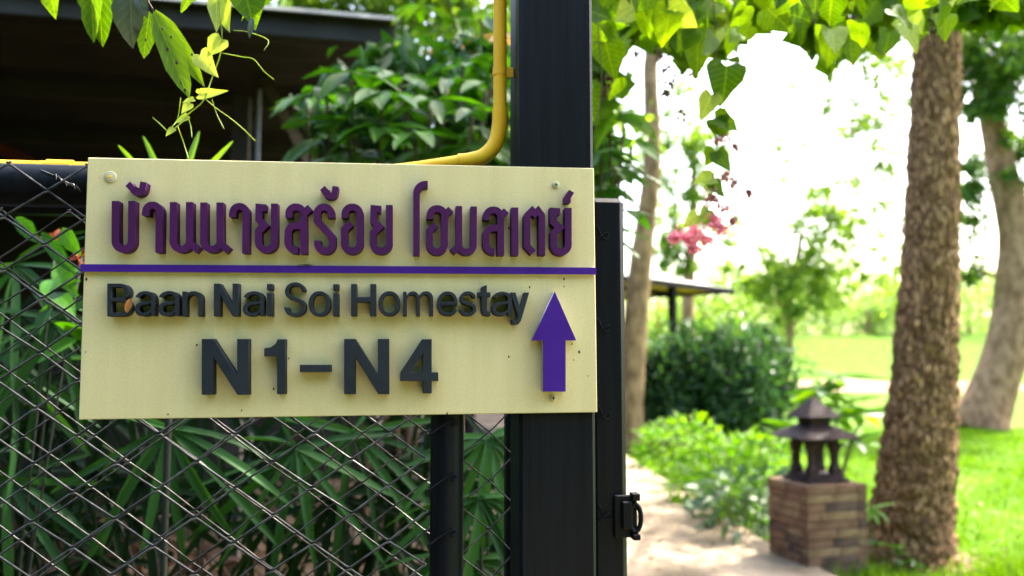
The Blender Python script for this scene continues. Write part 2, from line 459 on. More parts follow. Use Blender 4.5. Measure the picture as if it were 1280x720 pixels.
OVAL = [(0.01, 0.0), (0.2, 0.08), (0.40, 0.24), (0.5, 0.45), (0.44, 0.66), (0.25, 0.86), (0.008, 1.0)]
LANCE = [(0.03, 0.0), (0.3, 0.14), (0.48, 0.33), (0.5, 0.5), (0.38, 0.7), (0.2, 0.88), (0.01, 1.0)]
STRAP = [(0.25, 0.0), (0.42, 0.15), (0.5, 0.4), (0.47, 0.65), (0.34, 0.85), (0.16, 0.97), (0.04, 1.0)]
def variants(nm, mat, half, mid=None, k=4, fold=0.2, droop=0.25, wave=0.03, asp=2.2):
    # z is scaled with the leaf's width; asp = length / width turns the droop back into lengths
    out = []
    for i in range(k):
        me = leaf_mesh(nm, half, 0, fold * (0.6 + 0.3 * (i % 4)), droop * asp * (0.3 + 0.5 * ((i * 3) % 4)), wave, mid, i + 1)
        me.materials.append(mat)
        out.append(me)
    return out
LV = dict(
    vine=variants('vine_leaf', M['vine'], HEART, HEART_MID, 8, 0.22, 0.12, 0.055, asp=1.05),
    vine_y=variants('young_vine_leaf', M['vine_y'], HEART, HEART_MID, 3, 0.25, 0.12, 0.035, asp=1.05),
    vine_oval=variants('oval_vine_leaf', M['vine'], OVAL, None, 3, 0.3, 0.1, 0.02),
    grey=variants('grey_leaf', M['vine_grey'], OVAL, None, 2, 0.3, 0.15, 0.03),
    glossy=variants('glossy_leaf', M['glossy'], LANCE, None, 4, 0.3, 0.22, 0.02),
    orange=variants('orange_leaf', M['orange_leaf'], LANCE, None, 3, 0.3, 0.22, 0.02),
    palm=variants('palm_leaflet', M['palm'], STRAP, None, 4, 0.45, 0.22, 0.01, asp=12),
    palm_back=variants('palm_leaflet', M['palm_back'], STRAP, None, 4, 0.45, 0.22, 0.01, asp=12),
    palm_dead=variants('dead_leaflet', M['palm_dead'], STRAP, None, 3, 0.5, 0.3, 0.02, asp=11),
    blade=variants('grass_blade', M['blade'], STRAP, None, 3, 0.4, 0.15, 0.0, asp=9),
    shrub=variants('shrub_leaf', M['shrub'], OVAL, None, 4, 0.3, 0.25, 0.03),
    shrub_dark=variants('dark_shrub_leaf', M['shrub_dark'], LANCE, None, 4, 0.3, 0.3, 0.03),
    lance=variants('long_leaf', M['shrub'], LANCE, None, 4, 0.35, 0.28, 0.03),
    litter=variants('fallen_leaf', M['litter'], OVAL, None, 3, 0.3, 0.2, 0.05),
    flame=variants('petal', M['flame'], OVAL, None, 2, 0.3, 0.3, 0.05),
)
TOCAM = Vector((0, -1, 0.15))
def leaf(parent, kind, base, tip, width, facing=TOCAM, jit=0.0, name='leaf'):
    base, tip = Vector(base), Vector(tip)
    y = tip - base
    L = y.length
    y = y / L
    fz = Vector(facing)
    if jit:
        fz = fz.normalized() + Vector((random.gauss(0, jit), random.gauss(0, jit), random.gauss(0, jit)))
    z = fz - y * fz.dot(y)
    if z.length < 1e-3: z = y.orthogonal()
    z.normalize()
    x = y.cross(z)
    Mx = Matrix(((x.x * width, y.x * L, z.x * width, base.x), (x.y * width, y.y * L, z.y * width, base.y), (x.z * width, y.z * L, z.z * width, base.z), (0, 0, 0, 1)))
    return put(name, random.choice(LV[kind]), parent, Mx)
def rvec():
    while True:
        v = Vector((random.uniform(-1, 1), random.uniform(-1, 1), random.uniform(-1, 1)))
        if 0.1 < v.length < 1: return v.normalized()

def np_mesh(name, V, T):
    me = bpy.data.meshes.new(name)
    V = np.ascontiguousarray(V, dtype=np.float32); T = np.ascontiguousarray(T, dtype=np.int32)
    me.vertices.add(len(V)); me.vertices.foreach_set("co", V.ravel())
    me.loops.add(T.size); me.loops.foreach_set("vertex_index", T.ravel())
    me.polygons.add(len(T))
    k = T.shape[1]
    me.polygons.foreach_set("loop_start", np.arange(0, T.size, k, dtype=np.int32))
    me.update(calc_edges=True)
    return me
def cloud(blobs, size, wratio=0.45, clump=40, hang=0.2, spread=0.16):
    """leaf-sized folded kites spread in clumps through ellipsoids (centre, radii, count)"""
    Vs, Ts, off = [], [], 0
    for (c, r, n) in blobs:
        c, r = np.array(c, float), np.array(r, float)
        K = max(3, n // clump)
        d = RNG.normal(size=(K, 3)); d /= np.linalg.norm(d, axis=1)[:, None]
        kc = c + d * r * (RNG.uniform(0.15, 1.0, size=(K, 1)) ** 0.6)
        ks = RNG.uniform(0.5, 1.5, size=K)
        idx = RNG.integers(0, K, size=n)
        p = kc[idx] + RNG.normal(size=(n, 3)) * r.mean() * spread * ks[idx][:, None]
        y = RNG.normal(size=(n, 3)); y[:, 2] -= hang * 2; y /= np.linalg.norm(y, axis=1)[:, None]
        t = RNG.normal(size=(n, 3)); t[:, 2] += 0.8
        x = np.cross(y, t); x /= np.linalg.norm(x, axis=1)[:, None] + 1e-9
        z = np.cross(x, y)
        L = size * RNG.uniform(0.55, 1.3, size=(n, 1)); Wd = L * wratio
        v = np.stack([p - y * L / 2, p + x * Wd / 2 + z * L * 0.12 - y * L * .05, p + y * L / 2 - z * L * .1, p - x * Wd / 2 + z * L * 0.12 - y * L * .05], 1).reshape(-1, 3)
        b = np.arange(n)[:, None] * 4 + off
        Ts.append(np.concatenate([b + [0, 1, 2], b + [0, 2, 3]], 1).reshape(-1, 3))
        Vs.append(v); off += len(v)
    return np.concatenate(Vs), np.concatenate(Ts)
def foliage(name, parent, blobs, size, mat, **k):
    V, T = cloud(blobs, size, **k)
    me = np_mesh(name, V, T)
    return put(name, me, parent, Matrix(), mat)

def trunk(parent, pts, radii, mat, n=28, rows=60, amp=0.12, scale=9.0, vor=False, name='trunk', flare=0.0):
    c = bez(pts, max(2, rows // (len(pts) - 1)))
    m = len(c)
    rr = [np.interp(i / (m - 1) * (len(radii) - 1), range(len(radii)), radii) for i in range(m)]
    v = []
    for i, p in enumerate(c):
        t = (c[min(i + 1, m - 1)] - c[max(i - 1, 0)]).normalized()
        x = Vector((1, 0, 0)); x = (x - t * x.dot(t)).normalized(); y = t.cross(x)
        for j in range(n):
            a = 2 * math.pi * j / n
            d = x * math.cos(a) + y * math.sin(a)
            q = p + d * rr[i]
            if vor:
                s = Vector((q.x * scale, q.y * scale, q.z * scale * 0.5))
                ds = noise.voronoi(s)[0]
                k = min(1.0, (ds[1] - ds[0]) * 2.2) - 0.5
                k += 0.5 * noise.noise(q * scale * 0.35) + 0.35 * noise.noise(q * scale * 3)
            else:
                k = noise.noise(Vector((q.x, q.y, q.z * 0.5)) * scale) + 0.4 * noise.noise(q * scale * 3)
            root = 1 + flare * max(0, 1 - i / (m * 0.12)) * (0.6 + 0.6 * math.sin(a * 4 + 1.0))
            v.append(p + d * (rr[i] * root + k * amp * rr[i]))
    f = [(i * n + j, i * n + (j + 1) % n, (i + 1) * n + (j + 1) % n, (i + 1) * n + j) for i in range(m - 1) for j in range(n)]
    f += [tuple(range(n))[::-1], tuple((m - 1) * n + j for j in range(n))]
    b = MB().add(v, f)
    return put(name, b.mesh(name, True), parent, Matrix(), mat)

# ================================================================== SETTING: ground, path, lawn
def sheet(name, pts, z, mat, kind='structure'):
    me = bpy.data.meshes.new(name)
    me.from_pydata([(x, y, z) for x, y in pts], [], [tuple(range(len(pts)))])
    return tag(put(name, me, None, None, mat), kind=kind)
GZ = -0.12
sheet('ground', [(-400, -60), (400, -60), (400, 700), (-400, 700)], GZ - 0.02, M['soil'])
sheet('lawn', [(0.4, -6), (300, -6), (300, 600), (-60, 600), (-60, 80), (-1.5, 40), (1.0, 14), (0.4, 8)], GZ, M['lawn'])
# bare pale earth far across the lawn
def blob_sheet(name, cx, cy, rx, ry, z, mat, n=40, seed=3):
    rnd = random.Random(seed)
    pts = []
    for i in range(n):
        a = 2 * math.pi * i / n
        k = 1 + 0.12 * math.sin(3 * a + seed) + 0.08 * math.sin(7 * a)
        pts.append((cx + rx * k * math.cos(a), cy + ry * k * math.sin(a)))
    return sheet(name, pts, z, mat)
blob_sheet('bare_earth', 17, 46, 9, 14, GZ + 0.004, M['bare'])

bk = MB()
for j in range(13):
    for i in range(41):
        x = -60 + 5 * i; y = 50 + 5 * j; t = min(1, j / 5.0)
        bk.v.append((x, y, GZ - 0.05 + 3.6 * t * t * (3 - 2 * t) + 0.5 * t * noise.noise(Vector((x * .06, y * .05, 0)))))
bk.f = [(j * 41 + i, j * 41 + i + 1, (j + 1) * 41 + i + 1, (j + 1) * 41 + i) for j in range(12) for i in range(40)]
tag(bk.put('grass_bank', None, M['lawn'], Matrix(), True), kind='structure')
tr0 = P(1138, 600, 6.15)
blob_sheet('soil_patch', tr0.x, 6.1, 0.62, 0.5, GZ + 0.004, M['trodden'], 30, 5)
edge_px = [(1120, 752), (1040, 719), (960, 676), (900, 640), (850, 609), (815, 588), (786, 571)]
edge = [G(x, y, 0.0) for x, y in edge_px]
left_edge = [(-0.6, 16.5), (0.15, 12.0), (0.28, 8), (0.26, 5), (0.25, 2.5), (0.2, -3)]
right = [(2.25, -3), (2.2, 2.5), (2.15, 4.0)] + [(p.x + 0.02 * math.sin(i * 2.1), p.y) for i, p in enumerate(edge)] + [(1.2, 14.2), (0.5, 17.5)]
dense = []
for i in range(len(right) - 1):
    (x0, y0), (x1, y1) = right[i], right[i + 1]
    k = max(2, int(math.hypot(x1 - x0, y1 - y0) / 0.12))
    for j in range(k):
        t = j / k
        x, y = x0 + (x1 - x0) * t, y0 + (y1 - y0) * t
        dense.append((x + 0.035 * noise.noise(Vector((x * 4, y * 4, 0))), y))
pm = MB().prism(dense + left_edge, GZ - 0.03, 0.0)
tag(pm.put('path', None, M['concrete'], Matrix()), kind='structure')

# grass blades on the near lawn
def grass_blades(n, x0, x1, y0, y1, hmin, hmax, wd, keep):
    x = RNG.uniform(x0, x1, n); y = y0 + (y1 - y0) * RNG.uniform(0, 1, n) ** 1.5
    m = keep(x, y); x, y = x[m], y[m]; n = len(x)
    h = RNG.uniform(hmin, hmax, n) * (1 + 0.5 * np.sin(x * 5.1) * np.sin(y * 4.3)); a = RNG.uniform(0, 6.283, n); ln = RNG.normal(0, 0.45, (n, 2)) * h[:, None]
    b = np.stack([x, y, np.full(n, GZ)], 1)
    s = np.stack([np.cos(a), np.sin(a), 0 * a], 1) * (wd * (1 + (y - y0) * 0.06))[:, None]
    tip = b + np.concatenate([ln, h[:, None]], 1)
    mid = b + np.concatenate([ln * 0.35, h[:, None] * 0.6], 1)
    V = np.stack([b - s, b + s, mid + s * 0.8, mid - s * 0.8, tip], 1).reshape(-1, 3)
    k = np.arange(n)[:, None] * 5
    T = np.concatenate([k + [0, 1, 2], k + [0, 2, 3], k + [3, 2, 4]], 1).reshape(-1, 3)
    return V, T
ex = np.array([p[1] for p in right]); ey = np.array([p[0] for p in right])
o_ = np.argsort(ex)
def keep(x, y):
    e = np.interp(y, ex[o_], ey[o_])
    d = ((x - tr0.x) / 0.6) ** 2 + ((y - 6.1) / 0.48) ** 2
    return (x > e + 0.1) & (x < 0.75 * y + 1.2) & (RNG.uniform(0, 1, len(x)) < np.clip((d - 0.25) * 1.1, 0.05, 1) * (0.72 + 0.28 * np.sin(x * 2.3 + 1.3 * np.sin(y * 1.7))))
V, T = grass_blades(150000, 0.5, 13, 4.6, 17, 0.03, 0.065, 0.0045, keep)
tag(put('grass', np_mesh('grass', V, T), None, Matrix(), M['grass']), 'short bright green lawn grass beside the path', 'grass', kind='stuff')
V, T = grass_blades(9000, 1.9, 3.6, 4.9, 6.3, 0.05, 0.14, 0.005, keep)
tag(put('rough_grass', np_mesh('rough_grass', V, T), None, Matrix(), M['grass']), 'longer grass growing round the brick pillar and the trunk foot', 'grass', kind='stuff')
# fallen leaves on lawn, pale specks
def litter(n, cx, cy, rx, ry, z, size):
    p = np.stack([cx + RNG.normal(size=n) * rx, cy + RNG.normal(size=n) * ry, z + RNG.uniform(0.005, 0.04, n)], 1)
    a = RNG.uniform(0, 6.283, n); y = np.stack([np.cos(a), np.sin(a), RNG.normal(0, .25, n)], 1); x = np.stack([-np.sin(a), np.cos(a), RNG.normal(0, .25, n)], 1)
    L = size * RNG.uniform(0.6, 1.4, (n, 1))
    v = np.stack([p - y * L / 2, p + x * L * .25, p + y * L / 2, p - x * L * .25], 1)
    v[:, [1, 3], 2] += 0.008
    k = np.arange(n)[:, None] * 4
    return v.reshape(-1, 3), np.concatenate([k + [0, 1, 2], k + [0, 2, 3]], 1).reshape(-1, 3)
V, T = litter(90, tr0.x, 6.0, 0.35, 0.25, GZ + 0.01, 0.06)
tag(put('trunk_leaf_litter', np_mesh('trunk_leaf_litter', V, T), None, Matrix(), M['litter']), 'dry leaves lying on the bare soil round the rough trunk', 'leaf litter', kind='stuff')
V, T = litter(160, 4.0, 7.5, 1.3, 1.8, GZ + 0.04, 0.055)
tag(put('lawn_leaf_litter', np_mesh('lawn_leaf_litter', V, T), None, Matrix(), M['litter']), 'pale dry leaves scattered over the lawn', 'leaf litter', kind='stuff')
V, T = litter(260, 1.1, 6.5, 0.5, 1.7, 0.0, 0.03)
m_ = V[:, 2].reshape(-1, 4).min(1)
tag(put('path_leaf_litter', np_mesh('path_leaf_litter', V, T), None, Matrix(), M['litter']), 'small dry leaf bits lying on the concrete path', 'leaf litter', kind='stuff')

# planting bed behind the fence (raised soil)
bed = MB()
nx, ny = 34, 16
for j in range(ny + 1):
    for i in range(nx + 1):
        x = -3.2 + 3.36 * i / nx; y = 1.55 + 2.9 * j / ny
        e = min(1, min(i, nx - i, j, ny - j) / 2.0)
        bed.v.append((x, y, GZ + 0.0 + e * (0.42 + 0.12 * noise.noise(Vector((x * 1.6, y * 1.6, 1))) + 0.03 * noise.noise(Vector((x * 8, y * 8, 1))))))
bed.f = [(j * (nx + 1) + i, j * (nx + 1) + i + 1, (j + 1) * (nx + 1) + i + 1, (j + 1) * (nx + 1) + i) for j in range(ny) for i in range(nx)]
tag(bed.put('planting_bed', None, M['soil'], Matrix(), 'auto'), kind='structure')
V, T = litter(240, -1.2, 2.7, 0.9, 0.6, GZ + 0.45, 0.10)
tag(put('bed_leaf_litter', np_mesh('bed_leaf_litter', V, T), None, Matrix(), M['litter']), 'brown dead leaves lying on the dark bed behind the fence', 'leaf litter', kind='stuff')

# ================================================================== THE POST AND THE FENCE
def fence_thing(name, label, cat, a=0.0, b=0.0, group=None):
    p = FW((a, b, 0))
    return thing(name, label, cat, p, TH, group)
def loc(t, l):
    """fence-local (a,b,z) -> local of thing t"""
    return WM[t].inverted() @ FW(l)
B_SIGN = 0.0                      # sign face plane b = 0
RAIL_B = 0.008 + 0.025            # rail axis behind the board
RAIL_R = 0.0245
POST_B0, POST_B1 = 0.0075, 0.108
pl_, pr_ = FL(649.5, 620, POST_B0).x, FL(743.5, 400, POST_B0).x

post = fence_thing('steel_post', 'thick square black steel post that carries the cream sign', 'post', (pl_ + pr_) / 2, 0.058)
hw = (pr_ - pl_) / 2
d0, d1 = POST_B0 - 0.058, POST_B1 - 0.058
MB().box(-hw, hw, d0, d1, GZ + 0.012, 3.6, 0.004).put('shaft', post, M['black_steel'])
MB().box(-hw - 0.05, hw + 0.05, d0 - 0.05, d1 + 0.05, GZ, GZ + 0.012, 0.002).put('base_plate', post, M['black_steel'])
# front fence panel: round top rail, end stile, chain-link wires
zr = FL(30, 229, RAIL_B).z
st_a = FL(558.5, 620, RAIL_B).x
A_L = -1.35
panel = fence_thing('fence_panel', 'black tube framed chain-link panel behind the sign, nearer of two mesh layers', 'fence', (A_L + st_a) / 2, RAIL_B)
sa = st_a - (A_L + st_a) / 2
def rail_tube(p0, p1, r, n=20):
    return MB().tube([p0, p1], r, n)
L0 = loc(panel, (A_L, RAIL_B, zr)); L1 = loc(panel, (pl_ - 0.002, RAIL_B, zr - 0.002))
rail_tube(L0, L1, RAIL_R).put('top_rail', panel, M['black_steel'], None, 'auto')
rail_tube((sa, 0, GZ), (sa, 0, zr - RAIL_R + 0.004), 0.0208).put('stile', panel, M['black_steel'], None, 'auto')
rail_tube((-sa, 0, GZ), (-sa, 0, zr - RAIL_R + 0.004), 0.0208).put('stile', panel, M['black_steel'], None, 'auto')
rail_tube((-sa + 0.02, 0, GZ + 0.1), (sa - 0.02, 0, GZ + 0.1), 0.0205).put('bottom_rail', panel, M['black_steel'], None, 'auto')

def jit(i, j, s):
    return Vector((noise.noise(Vector((i * 3.1 + s, j * 2.3, s))) * 0.0035, 0, noise.noise(Vector((i * 2.7, j * 3.9 + s, s + 5))) * 0.003))
def chain_link(parent, b, node_px, hwid, hh, a0, a1, z0, z1, wire, seed):
    """vertical zigzag wires hooked into one another at every bend"""
    n0 = FL(*node_px, b)
    m0, m1 = int(math.floor((a0 - n0.x) / hwid)), int(math.ceil((a1 - n0.x) / hwid))
    k0, k1 = int(math.floor((z0 - n0.z) / hh)), int(math.ceil((z1 - n0.z) / hh))
    cnt = 0
    for m in range(m0, m1):
        xl = n0.x + m * hwid
        if xl < a0 - 0.004 or xl + hwid > a1 + hwid * 0.6: continue
        pts = []
        for k in range(k0, k1 + 1):
            right_ = (m + k) % 2 != 0            # this wire's node is on its right side at odd m+k
            mm = m + 1 if right_ else m
            base = Vector((n0.x + mm * hwid, b, n0.z + k * hh)) + jit(mm, k, seed)
            if base.z < z0 or base.z > z1: continue
            if right_ and base.x > a1: base.x = a1
            s = 1 if right_ else -1
            e = wire * 1.15
            sl = hh / hwid
            # coming up: right node is reached along "/" ... bend hooks round the neighbour
            pts.append(base + Vector((-s * e * 2.0, -wire * 0.9 * s, -e * 2.0 * sl)))
            pts.append(base + Vector((s * e * 0.75, -wire * 0.55 * s, -e * 0.5)))
            pts.append(base + Vector((s * e * 0.75, wire * 0.55 * s, e * 0.5)))
            pts.append(base + Vector((-s * e * 2.0, wire * 0.9 * s, e * 2.0 * sl)))
        if len(pts) < 4: continue
        pts = [loc(parent, p) for p in pts]
        MB().tube(pts, wire, 6).put('mesh_wire', parent, M['zinc'], None, True)
        cnt += 1
    return cnt
DF = 1.0
chain_link(panel, 0.004, (96, 545), 0.0447, 0.0317, A_L + 0.02, st_a - 0.021, GZ + 0.10, zr + 0.022, 0.0014, 2.0)

# rear gate leaf: lower rail, meeting stile at the post, end stile with latch beyond the post
GB = 0.175
def gl(px, py): return FL(px, py, GB)
g_l, g_m, g_r = -1.55, gl(641, 600).x, gl(763, 500).x
gz = gl(763, 250).z
gate = fence_thing('gate_leaf', 'black tube framed chain-link gate leaf with latch, standing behind the square post', 'gate', (g_l + g_r) / 2, GB)
hr = (gl(779, 500).x - gl(747, 500).x) / 2
def gbox(x0, x1, z0, z1, nm, c=0.007, dep=None):
    dep = dep or hr
    p0, p1 = loc(gate, (x0, GB, z0)), loc(gate, (x1, GB, z1))
    return MB().box(p0.x, p1.x, -dep, dep, p0.z, p1.z, c).put(nm, gate, M['black_steel'], None, 'auto')
gbox(g_r - hr - 0.012, g_r + hr, GZ + 0.04, gz, 'end_stile')
gbox(g_l, g_r - hr - 0.0125, gz - 2 * hr, gz - 0.001, 'top_rail')
gbox(g_m - 0.011, g_m + 0.011, GZ + 0.04 + 2 * hr, gz - 2 * hr - 0.0005, 'middle_stile', 0.003, hr * 0.9)
gbox(g_l, g_l + 2 * hr, GZ + 0.04, gz - 2 * hr - 0.0005, 'end_stile')
gbox(g_l + 2 * hr, g_r - hr - 0.0125, GZ + 0.041, GZ + 0.04 + 2 * hr - 0.001, 'bottom_rail')
chain_link(gate, GB - hr - 0.003, (118, 545), 0.0438, 0.0334, g_l + 2 * hr, gl(640, 600).x, GZ + 0.06, gz - 0.01, 0.0012, 7.0)
# twisted wire ends hooked round the end stile
for k in range(8):
    z = gz - 0.055 - k * 0.132 + random.uniform(-.008, .008)
    p = [(g_r - hr - 0.015, GB - 0.004, z - 0.014), (g_r - hr - 0.004, GB - hr - 0.002, z - 0.004), (g_r - hr + 0.010, GB - hr - 0.0025, z + 0.006), (g_r - hr + 0.014, GB - hr - 0.002, z + 0.001), (g_r - hr + 0.006, GB - hr - 0.003, z - 0.003), (g_r - hr - 0.004, GB - hr - 0.001, z + 0.018)]
    MB().tube([loc(gate, q) for q in bez(p, 3)], 0.0009, 5).put('wire_hook', gate, M['black_steel'], None, True)
for k in range(12):
    z = zr - 0.10 - k * 0.066
    p = [(st_a - 0.024, 0.006, z - 0.006), (st_a - 0.010, RAIL_B - 0.0225, z + 0.003), (st_a + 0.006, RAIL_B - 0.0225, z + 0.012), (st_a + 0.012, RAIL_B - 0.0215, z + 0.008), (st_a + 0.004, RAIL_B - 0.0235, z + 0.004)]
    MB().tube([loc(panel, q) for q in bez(p, 3)], 0.0012, 5).put('wire_hook', panel, M['black_steel'], None, True)
# loose twisted wire over the top rail
p = [(FL(46, 206, 0).x, RAIL_B - 0.022, zr + 0.012), (FL(66, 222, 0).x, RAIL_B - 0.0265, zr + 0.004), (FL(80, 232, 0).x, RAIL_B - 0.027, zr - 0.003), (FL(96, 243, 0).x, RAIL_B - 0.0245, zr - 0.012)]
MB().tube([loc(panel, q) for q in bez(p, 4)], 0.0012, 5).put('wire_hook', panel, M['zinc'], None, True)
p = [(q[0] + random.uniform(-.002, .002), q[1] - 0.002, q[2] + 0.004 * math.sin(i * 2.4)) for i, q in enumerate(bez(p[1:3] + [p[3]], 6))]
MB().tube([loc(panel, q) for q in p], 0.0011, 5).put('wire_hook', panel, M['zinc'], None, True)
# latch with ring
la, lb = gl(762, 640), gl(792, 640)
l0, l1 = loc(gate, gl(763, 668)), loc(gate, gl(794, 615))
lt = MB().box(l0.x, l1.x - 0.004, -hr - 0.006, -hr - 0.0008, l0.z, l1.z, 0.0015).put('latch', gate, M['black_steel'], None, 'auto')
MB().box(l0.x + 0.010, l1.x - 0.012, -hr - 0.012, -hr - 0.0062, l0.z + 0.012, l1.z - 0.008, 0.002).put('latch_plate', lt, M['black_steel'], None, 'auto')
MB().box(l1.x - 0.013, l1.x - 0.002, -hr - 0.016, -hr + 0.004, l1.z - 0.007, l1.z + 0.003, 0.001).put('hinge_lug', lt, M['black_steel'], None, 'auto')
MB().box(l1.x - 0.013, l1.x - 0.002, -hr - 0.016, -hr + 0.004, l0.z - 0.002, l0.z + 0.006, 0.001).put('hinge_lug', lt, M['black_steel'], None, 'auto')
rc = loc(gate, gl(791.5, 643))
ring = [(rc.x - 0.0045 + 0.0085 * math.cos(a), -hr - 0.008, rc.z + 0.019 * math.sin(a)) for a in [2 * math.pi * i / 20 for i in range(20)]]
rb = MB()
n = len(ring)
tb = MB().tube(ring + ring[:1], 0.0036, 8, cap=False)
tb.put('ring', lt, M['black_steel'], None, True)

# yellow conduit pipe: down beside the post, elbow, along the top of the rail
cb = 0.0675
pipe = fence_thing('conduit_pipe', 'yellow plastic conduit pipe bending from the post onto the fence rail', 'pipe', FL(625, 60, cb).x, cb)
PR = (FL(634, 60, cb).x - FL(616, 60, cb).x) / 2
zrail = FL(30, 200.5, cb).z - PR * 0.92
top = FL(625, -320, cb); k1 = FL(624.5, 150, cb); k2 = FL(574, 202, cb)
e0 = FL(625, 141, cb)
MB().tube([loc(pipe, top), loc(pipe, e0)], PR * 0.92, 18).put('upright_pipe', pipe, M['yellow_pipe'], None, 'auto')
ctr = [FL(625, 136, cb), FL(624.5, 158, cb), FL(619, 180, cb), FL(605, 195, cb), FL(588, 200.5, cb), FL(573, 202.5, cb)]
el = bez(ctr, 5)
MB().tube([loc(pipe, q) for q in el], PR * 1.08, 18).put('elbow', pipe, M['yellow_pipe'], None, 'auto')
q0 = FL(576, 202, cb); q1 = FL(515, 211, cb); q2 = Vector((FL(440, 206, cb).x, cb, zrail)); q3 = Vector((A_L, cb, zrail))
MB().tube([loc(pipe, q) for q in bez([q0, q1, q2], 5) + [q3]], PR * 0.92, 18).put('rail_pipe', pipe, M['yellow_pipe'], None, 'auto')
ca, cbb = FL(60, 200, cb).x, FL(92, 200, cb).x
MB().tube([loc(pipe, (ca, cb, zrail)), loc(pipe, (cbb, cb, zrail))], PR * 1.12, 18).put('coupling', pipe, M['yellow_pipe'], None, 'auto')
cz = FL(628, 90, cb).z
c0 = loc(pipe, (FL(625, 90, cb).x, cb, cz))
band = [(c0.x + PR * 1.02 * math.cos(a), c0.y + PR * 1.02 * math.sin(a)) for a in [R(30) + R(300) * i / 14 for i in range(15)]]
inner = [(c0.x + PR * 0.94 * math.cos(a), c0.y + PR * 0.94 * math.sin(a)) for a in [R(30) + R(300) * i / 14 for i in range(15)]][::-1]
wl = loc(pipe, (pl_, 0.05, cz)).x
clip = MB()
clip.prism(band + inner, cz - 0.0055, cz + 0.0055)
clip.put('clip', pipe, M['yellow_pipe'])
MB().box(c0.x + PR * 0.8, wl - 0.0005, c0.y - 0.004, c0.y - 0.001, cz - 0.008, cz + 0.006, 0.0008).put('clip_tab', pipe, M['yellow_pipe'])

# ================================================================== THE SIGN
BW, BH, BT = 0.61, 0.3073, 0.006
SC = Vector((-0.198, 1.0142, 1.4317))
SROLL = 0.006
Msign = Matrix.Translation(SC) @ Matrix.Rotation(TH, 4, 'Z') @ Matrix.Rotation(-SROLL, 4, 'Y')
sign = tag(put('sign', None, None, Msign), 'cream homestay sign board with raised purple and charcoal letters and violet arrow', 'sign')
MB().box(-BW / 2, BW / 2, 0, BT, -BH / 2, BH / 2, 0.0008).put('board', sign, M['board'])
Minv = Msign.inverted()
def SP(px, py, y=-0.016):
    """photo pixel -> sign local (x, z) on plane y (y < 0 is towards the viewer)"""
    o = Minv @ Vector((0, 0, CAM_H)); d = Minv.to_3x3() @ ray(px, py)
    t = (y - o.y) / d.y
    p = o + d * t
    return Vector((p.x, p.z))
LT = 0.0165     # letter thickness
def curve_letter(loops, name, parent, mat, t=LT, y0=0.0, bev=0.0004):
    """loops in sign-local metres (x, z): filled outline extruded towards the viewer"""
    cu = bpy.data.curves.new(name, 'CURVE')
    cu.dimensions = '2D'; cu.fill_mode = 'BOTH'
    K = 100.0
    cu.extrude = (t / 2 - bev) * K
    cu.bevel_depth = bev * K; cu.bevel_resolution = 0; cu.offset = -bev * K
    for L in loops:
        sp = cu.splines.new('POLY')
        sp.points.add(len(L) - 1)
        for p, q in zip(sp.points, L): p.co = (q[0] * K, q[1] * K, 0, 1)
        sp.use_cyclic_u = True
    o = bpy.data.objects.new(name, cu)
    want = abs(sum(a[0] * b_[1] - b_[0] * a[1] for L in loops[:1] for a, b_ in zip(L, L[1:] + L[:1]))) / 2 * K * K
    for attempt in range(12):               # the filler can miss a region: nudge the outline by microns until it is whole
        me = bpy.data.meshes.new_from_object(o)
        got = sum(p.area for p in me.polygons if p.normal.z > 0.9)
        if len(loops) > 1 or got > want * 0.80: break
        for p in cu.splines[0].points:
            p.co = (p.co[0] + random.uniform(-2e-3, 2e-3), p.co[1] + random.uniform(-2e-3, 2e-3), 0, 1)
    bpy.data.objects.remove(o)
    me.name = name
    v = np.empty(len(me.vertices) * 3, np.float32); me.vertices.foreach_get("co", v)
    v = v.reshape(-1, 3) / K
    w_ = np.stack([v[:, 0], y0 - t / 2 - v[:, 2], v[:, 1]], 1)
    me.vertices.foreach_set("co", np.ascontiguousarray(w_).ravel())
    me.flip_normals()
    me.update()
    return me
def fillet(pts, rads, k=7):
    out = []
    n = len(pts)
    for i, (p, r) in enumerate(zip(pts, rads)):
        p = Vector(p)
        if i in (0, n - 1) or r <= 0: out.append(p); continue
        a, b = Vector(pts[i - 1]), Vector(pts[i + 1])
        u, v = (a - p), (b - p)
        lu, lv = u.length, v.length
        u.normalize(); v.normalize()
        ang = math.acos(max(-1, min(1, u.dot(v))))
        d = min(r / math.tan(ang / 2), lu * (0.98 if i == 1 else 0.5), lv * (0.98 if i == n - 2 else 0.5))
        r2 = d * math.tan(ang / 2)
        c = p + (u + v).normalized() * (r2 / math.sin(ang / 2))
        s, e = p + u * d, p + v * d
        a0 = math.atan2(s.y - c.y, s.x - c.x); a1 = math.atan2(e.y - c.y, e.x - c.x)
        da = (a1 - a0 + math.pi) % (2 * math.pi) - math.pi
        for j in range(k + 1):
            t = a0 + da * j / k
            out.append(c + Vector((math.cos(t), math.sin(t))) * r2)
    return out
def stroke(pts, wd):
    """closed outline of a polyline stroke with butt ends"""
    q = []
    for p in pts:
        if not q or (p - q[-1]).length > wd * 0.02: q.append(p)
    pts = q
    Ls, Rs = [], []
    n = len(pts)
    for i, p in enumerate(pts):
        if i == 0: t0 = t1 = (pts[1] - p).normalized()
        elif i == n - 1: t0 = t1 = (p - pts[i - 1]).normalized()
        else: t0 = (p - pts[i - 1]).normalized(); t1 = (pts[i + 1] - p).normalized()
        m = Vector((-(t0.y + t1.y), t0.x + t1.x))
        m.normalize()
        c = max(0.55, m.dot(Vector((-t0.y, t0.x))))
        Ls.append(p + m * (wd / 2 / c)); Rs.append(p - m * (wd / 2 / c))
    return Ls + Rs[::-1]
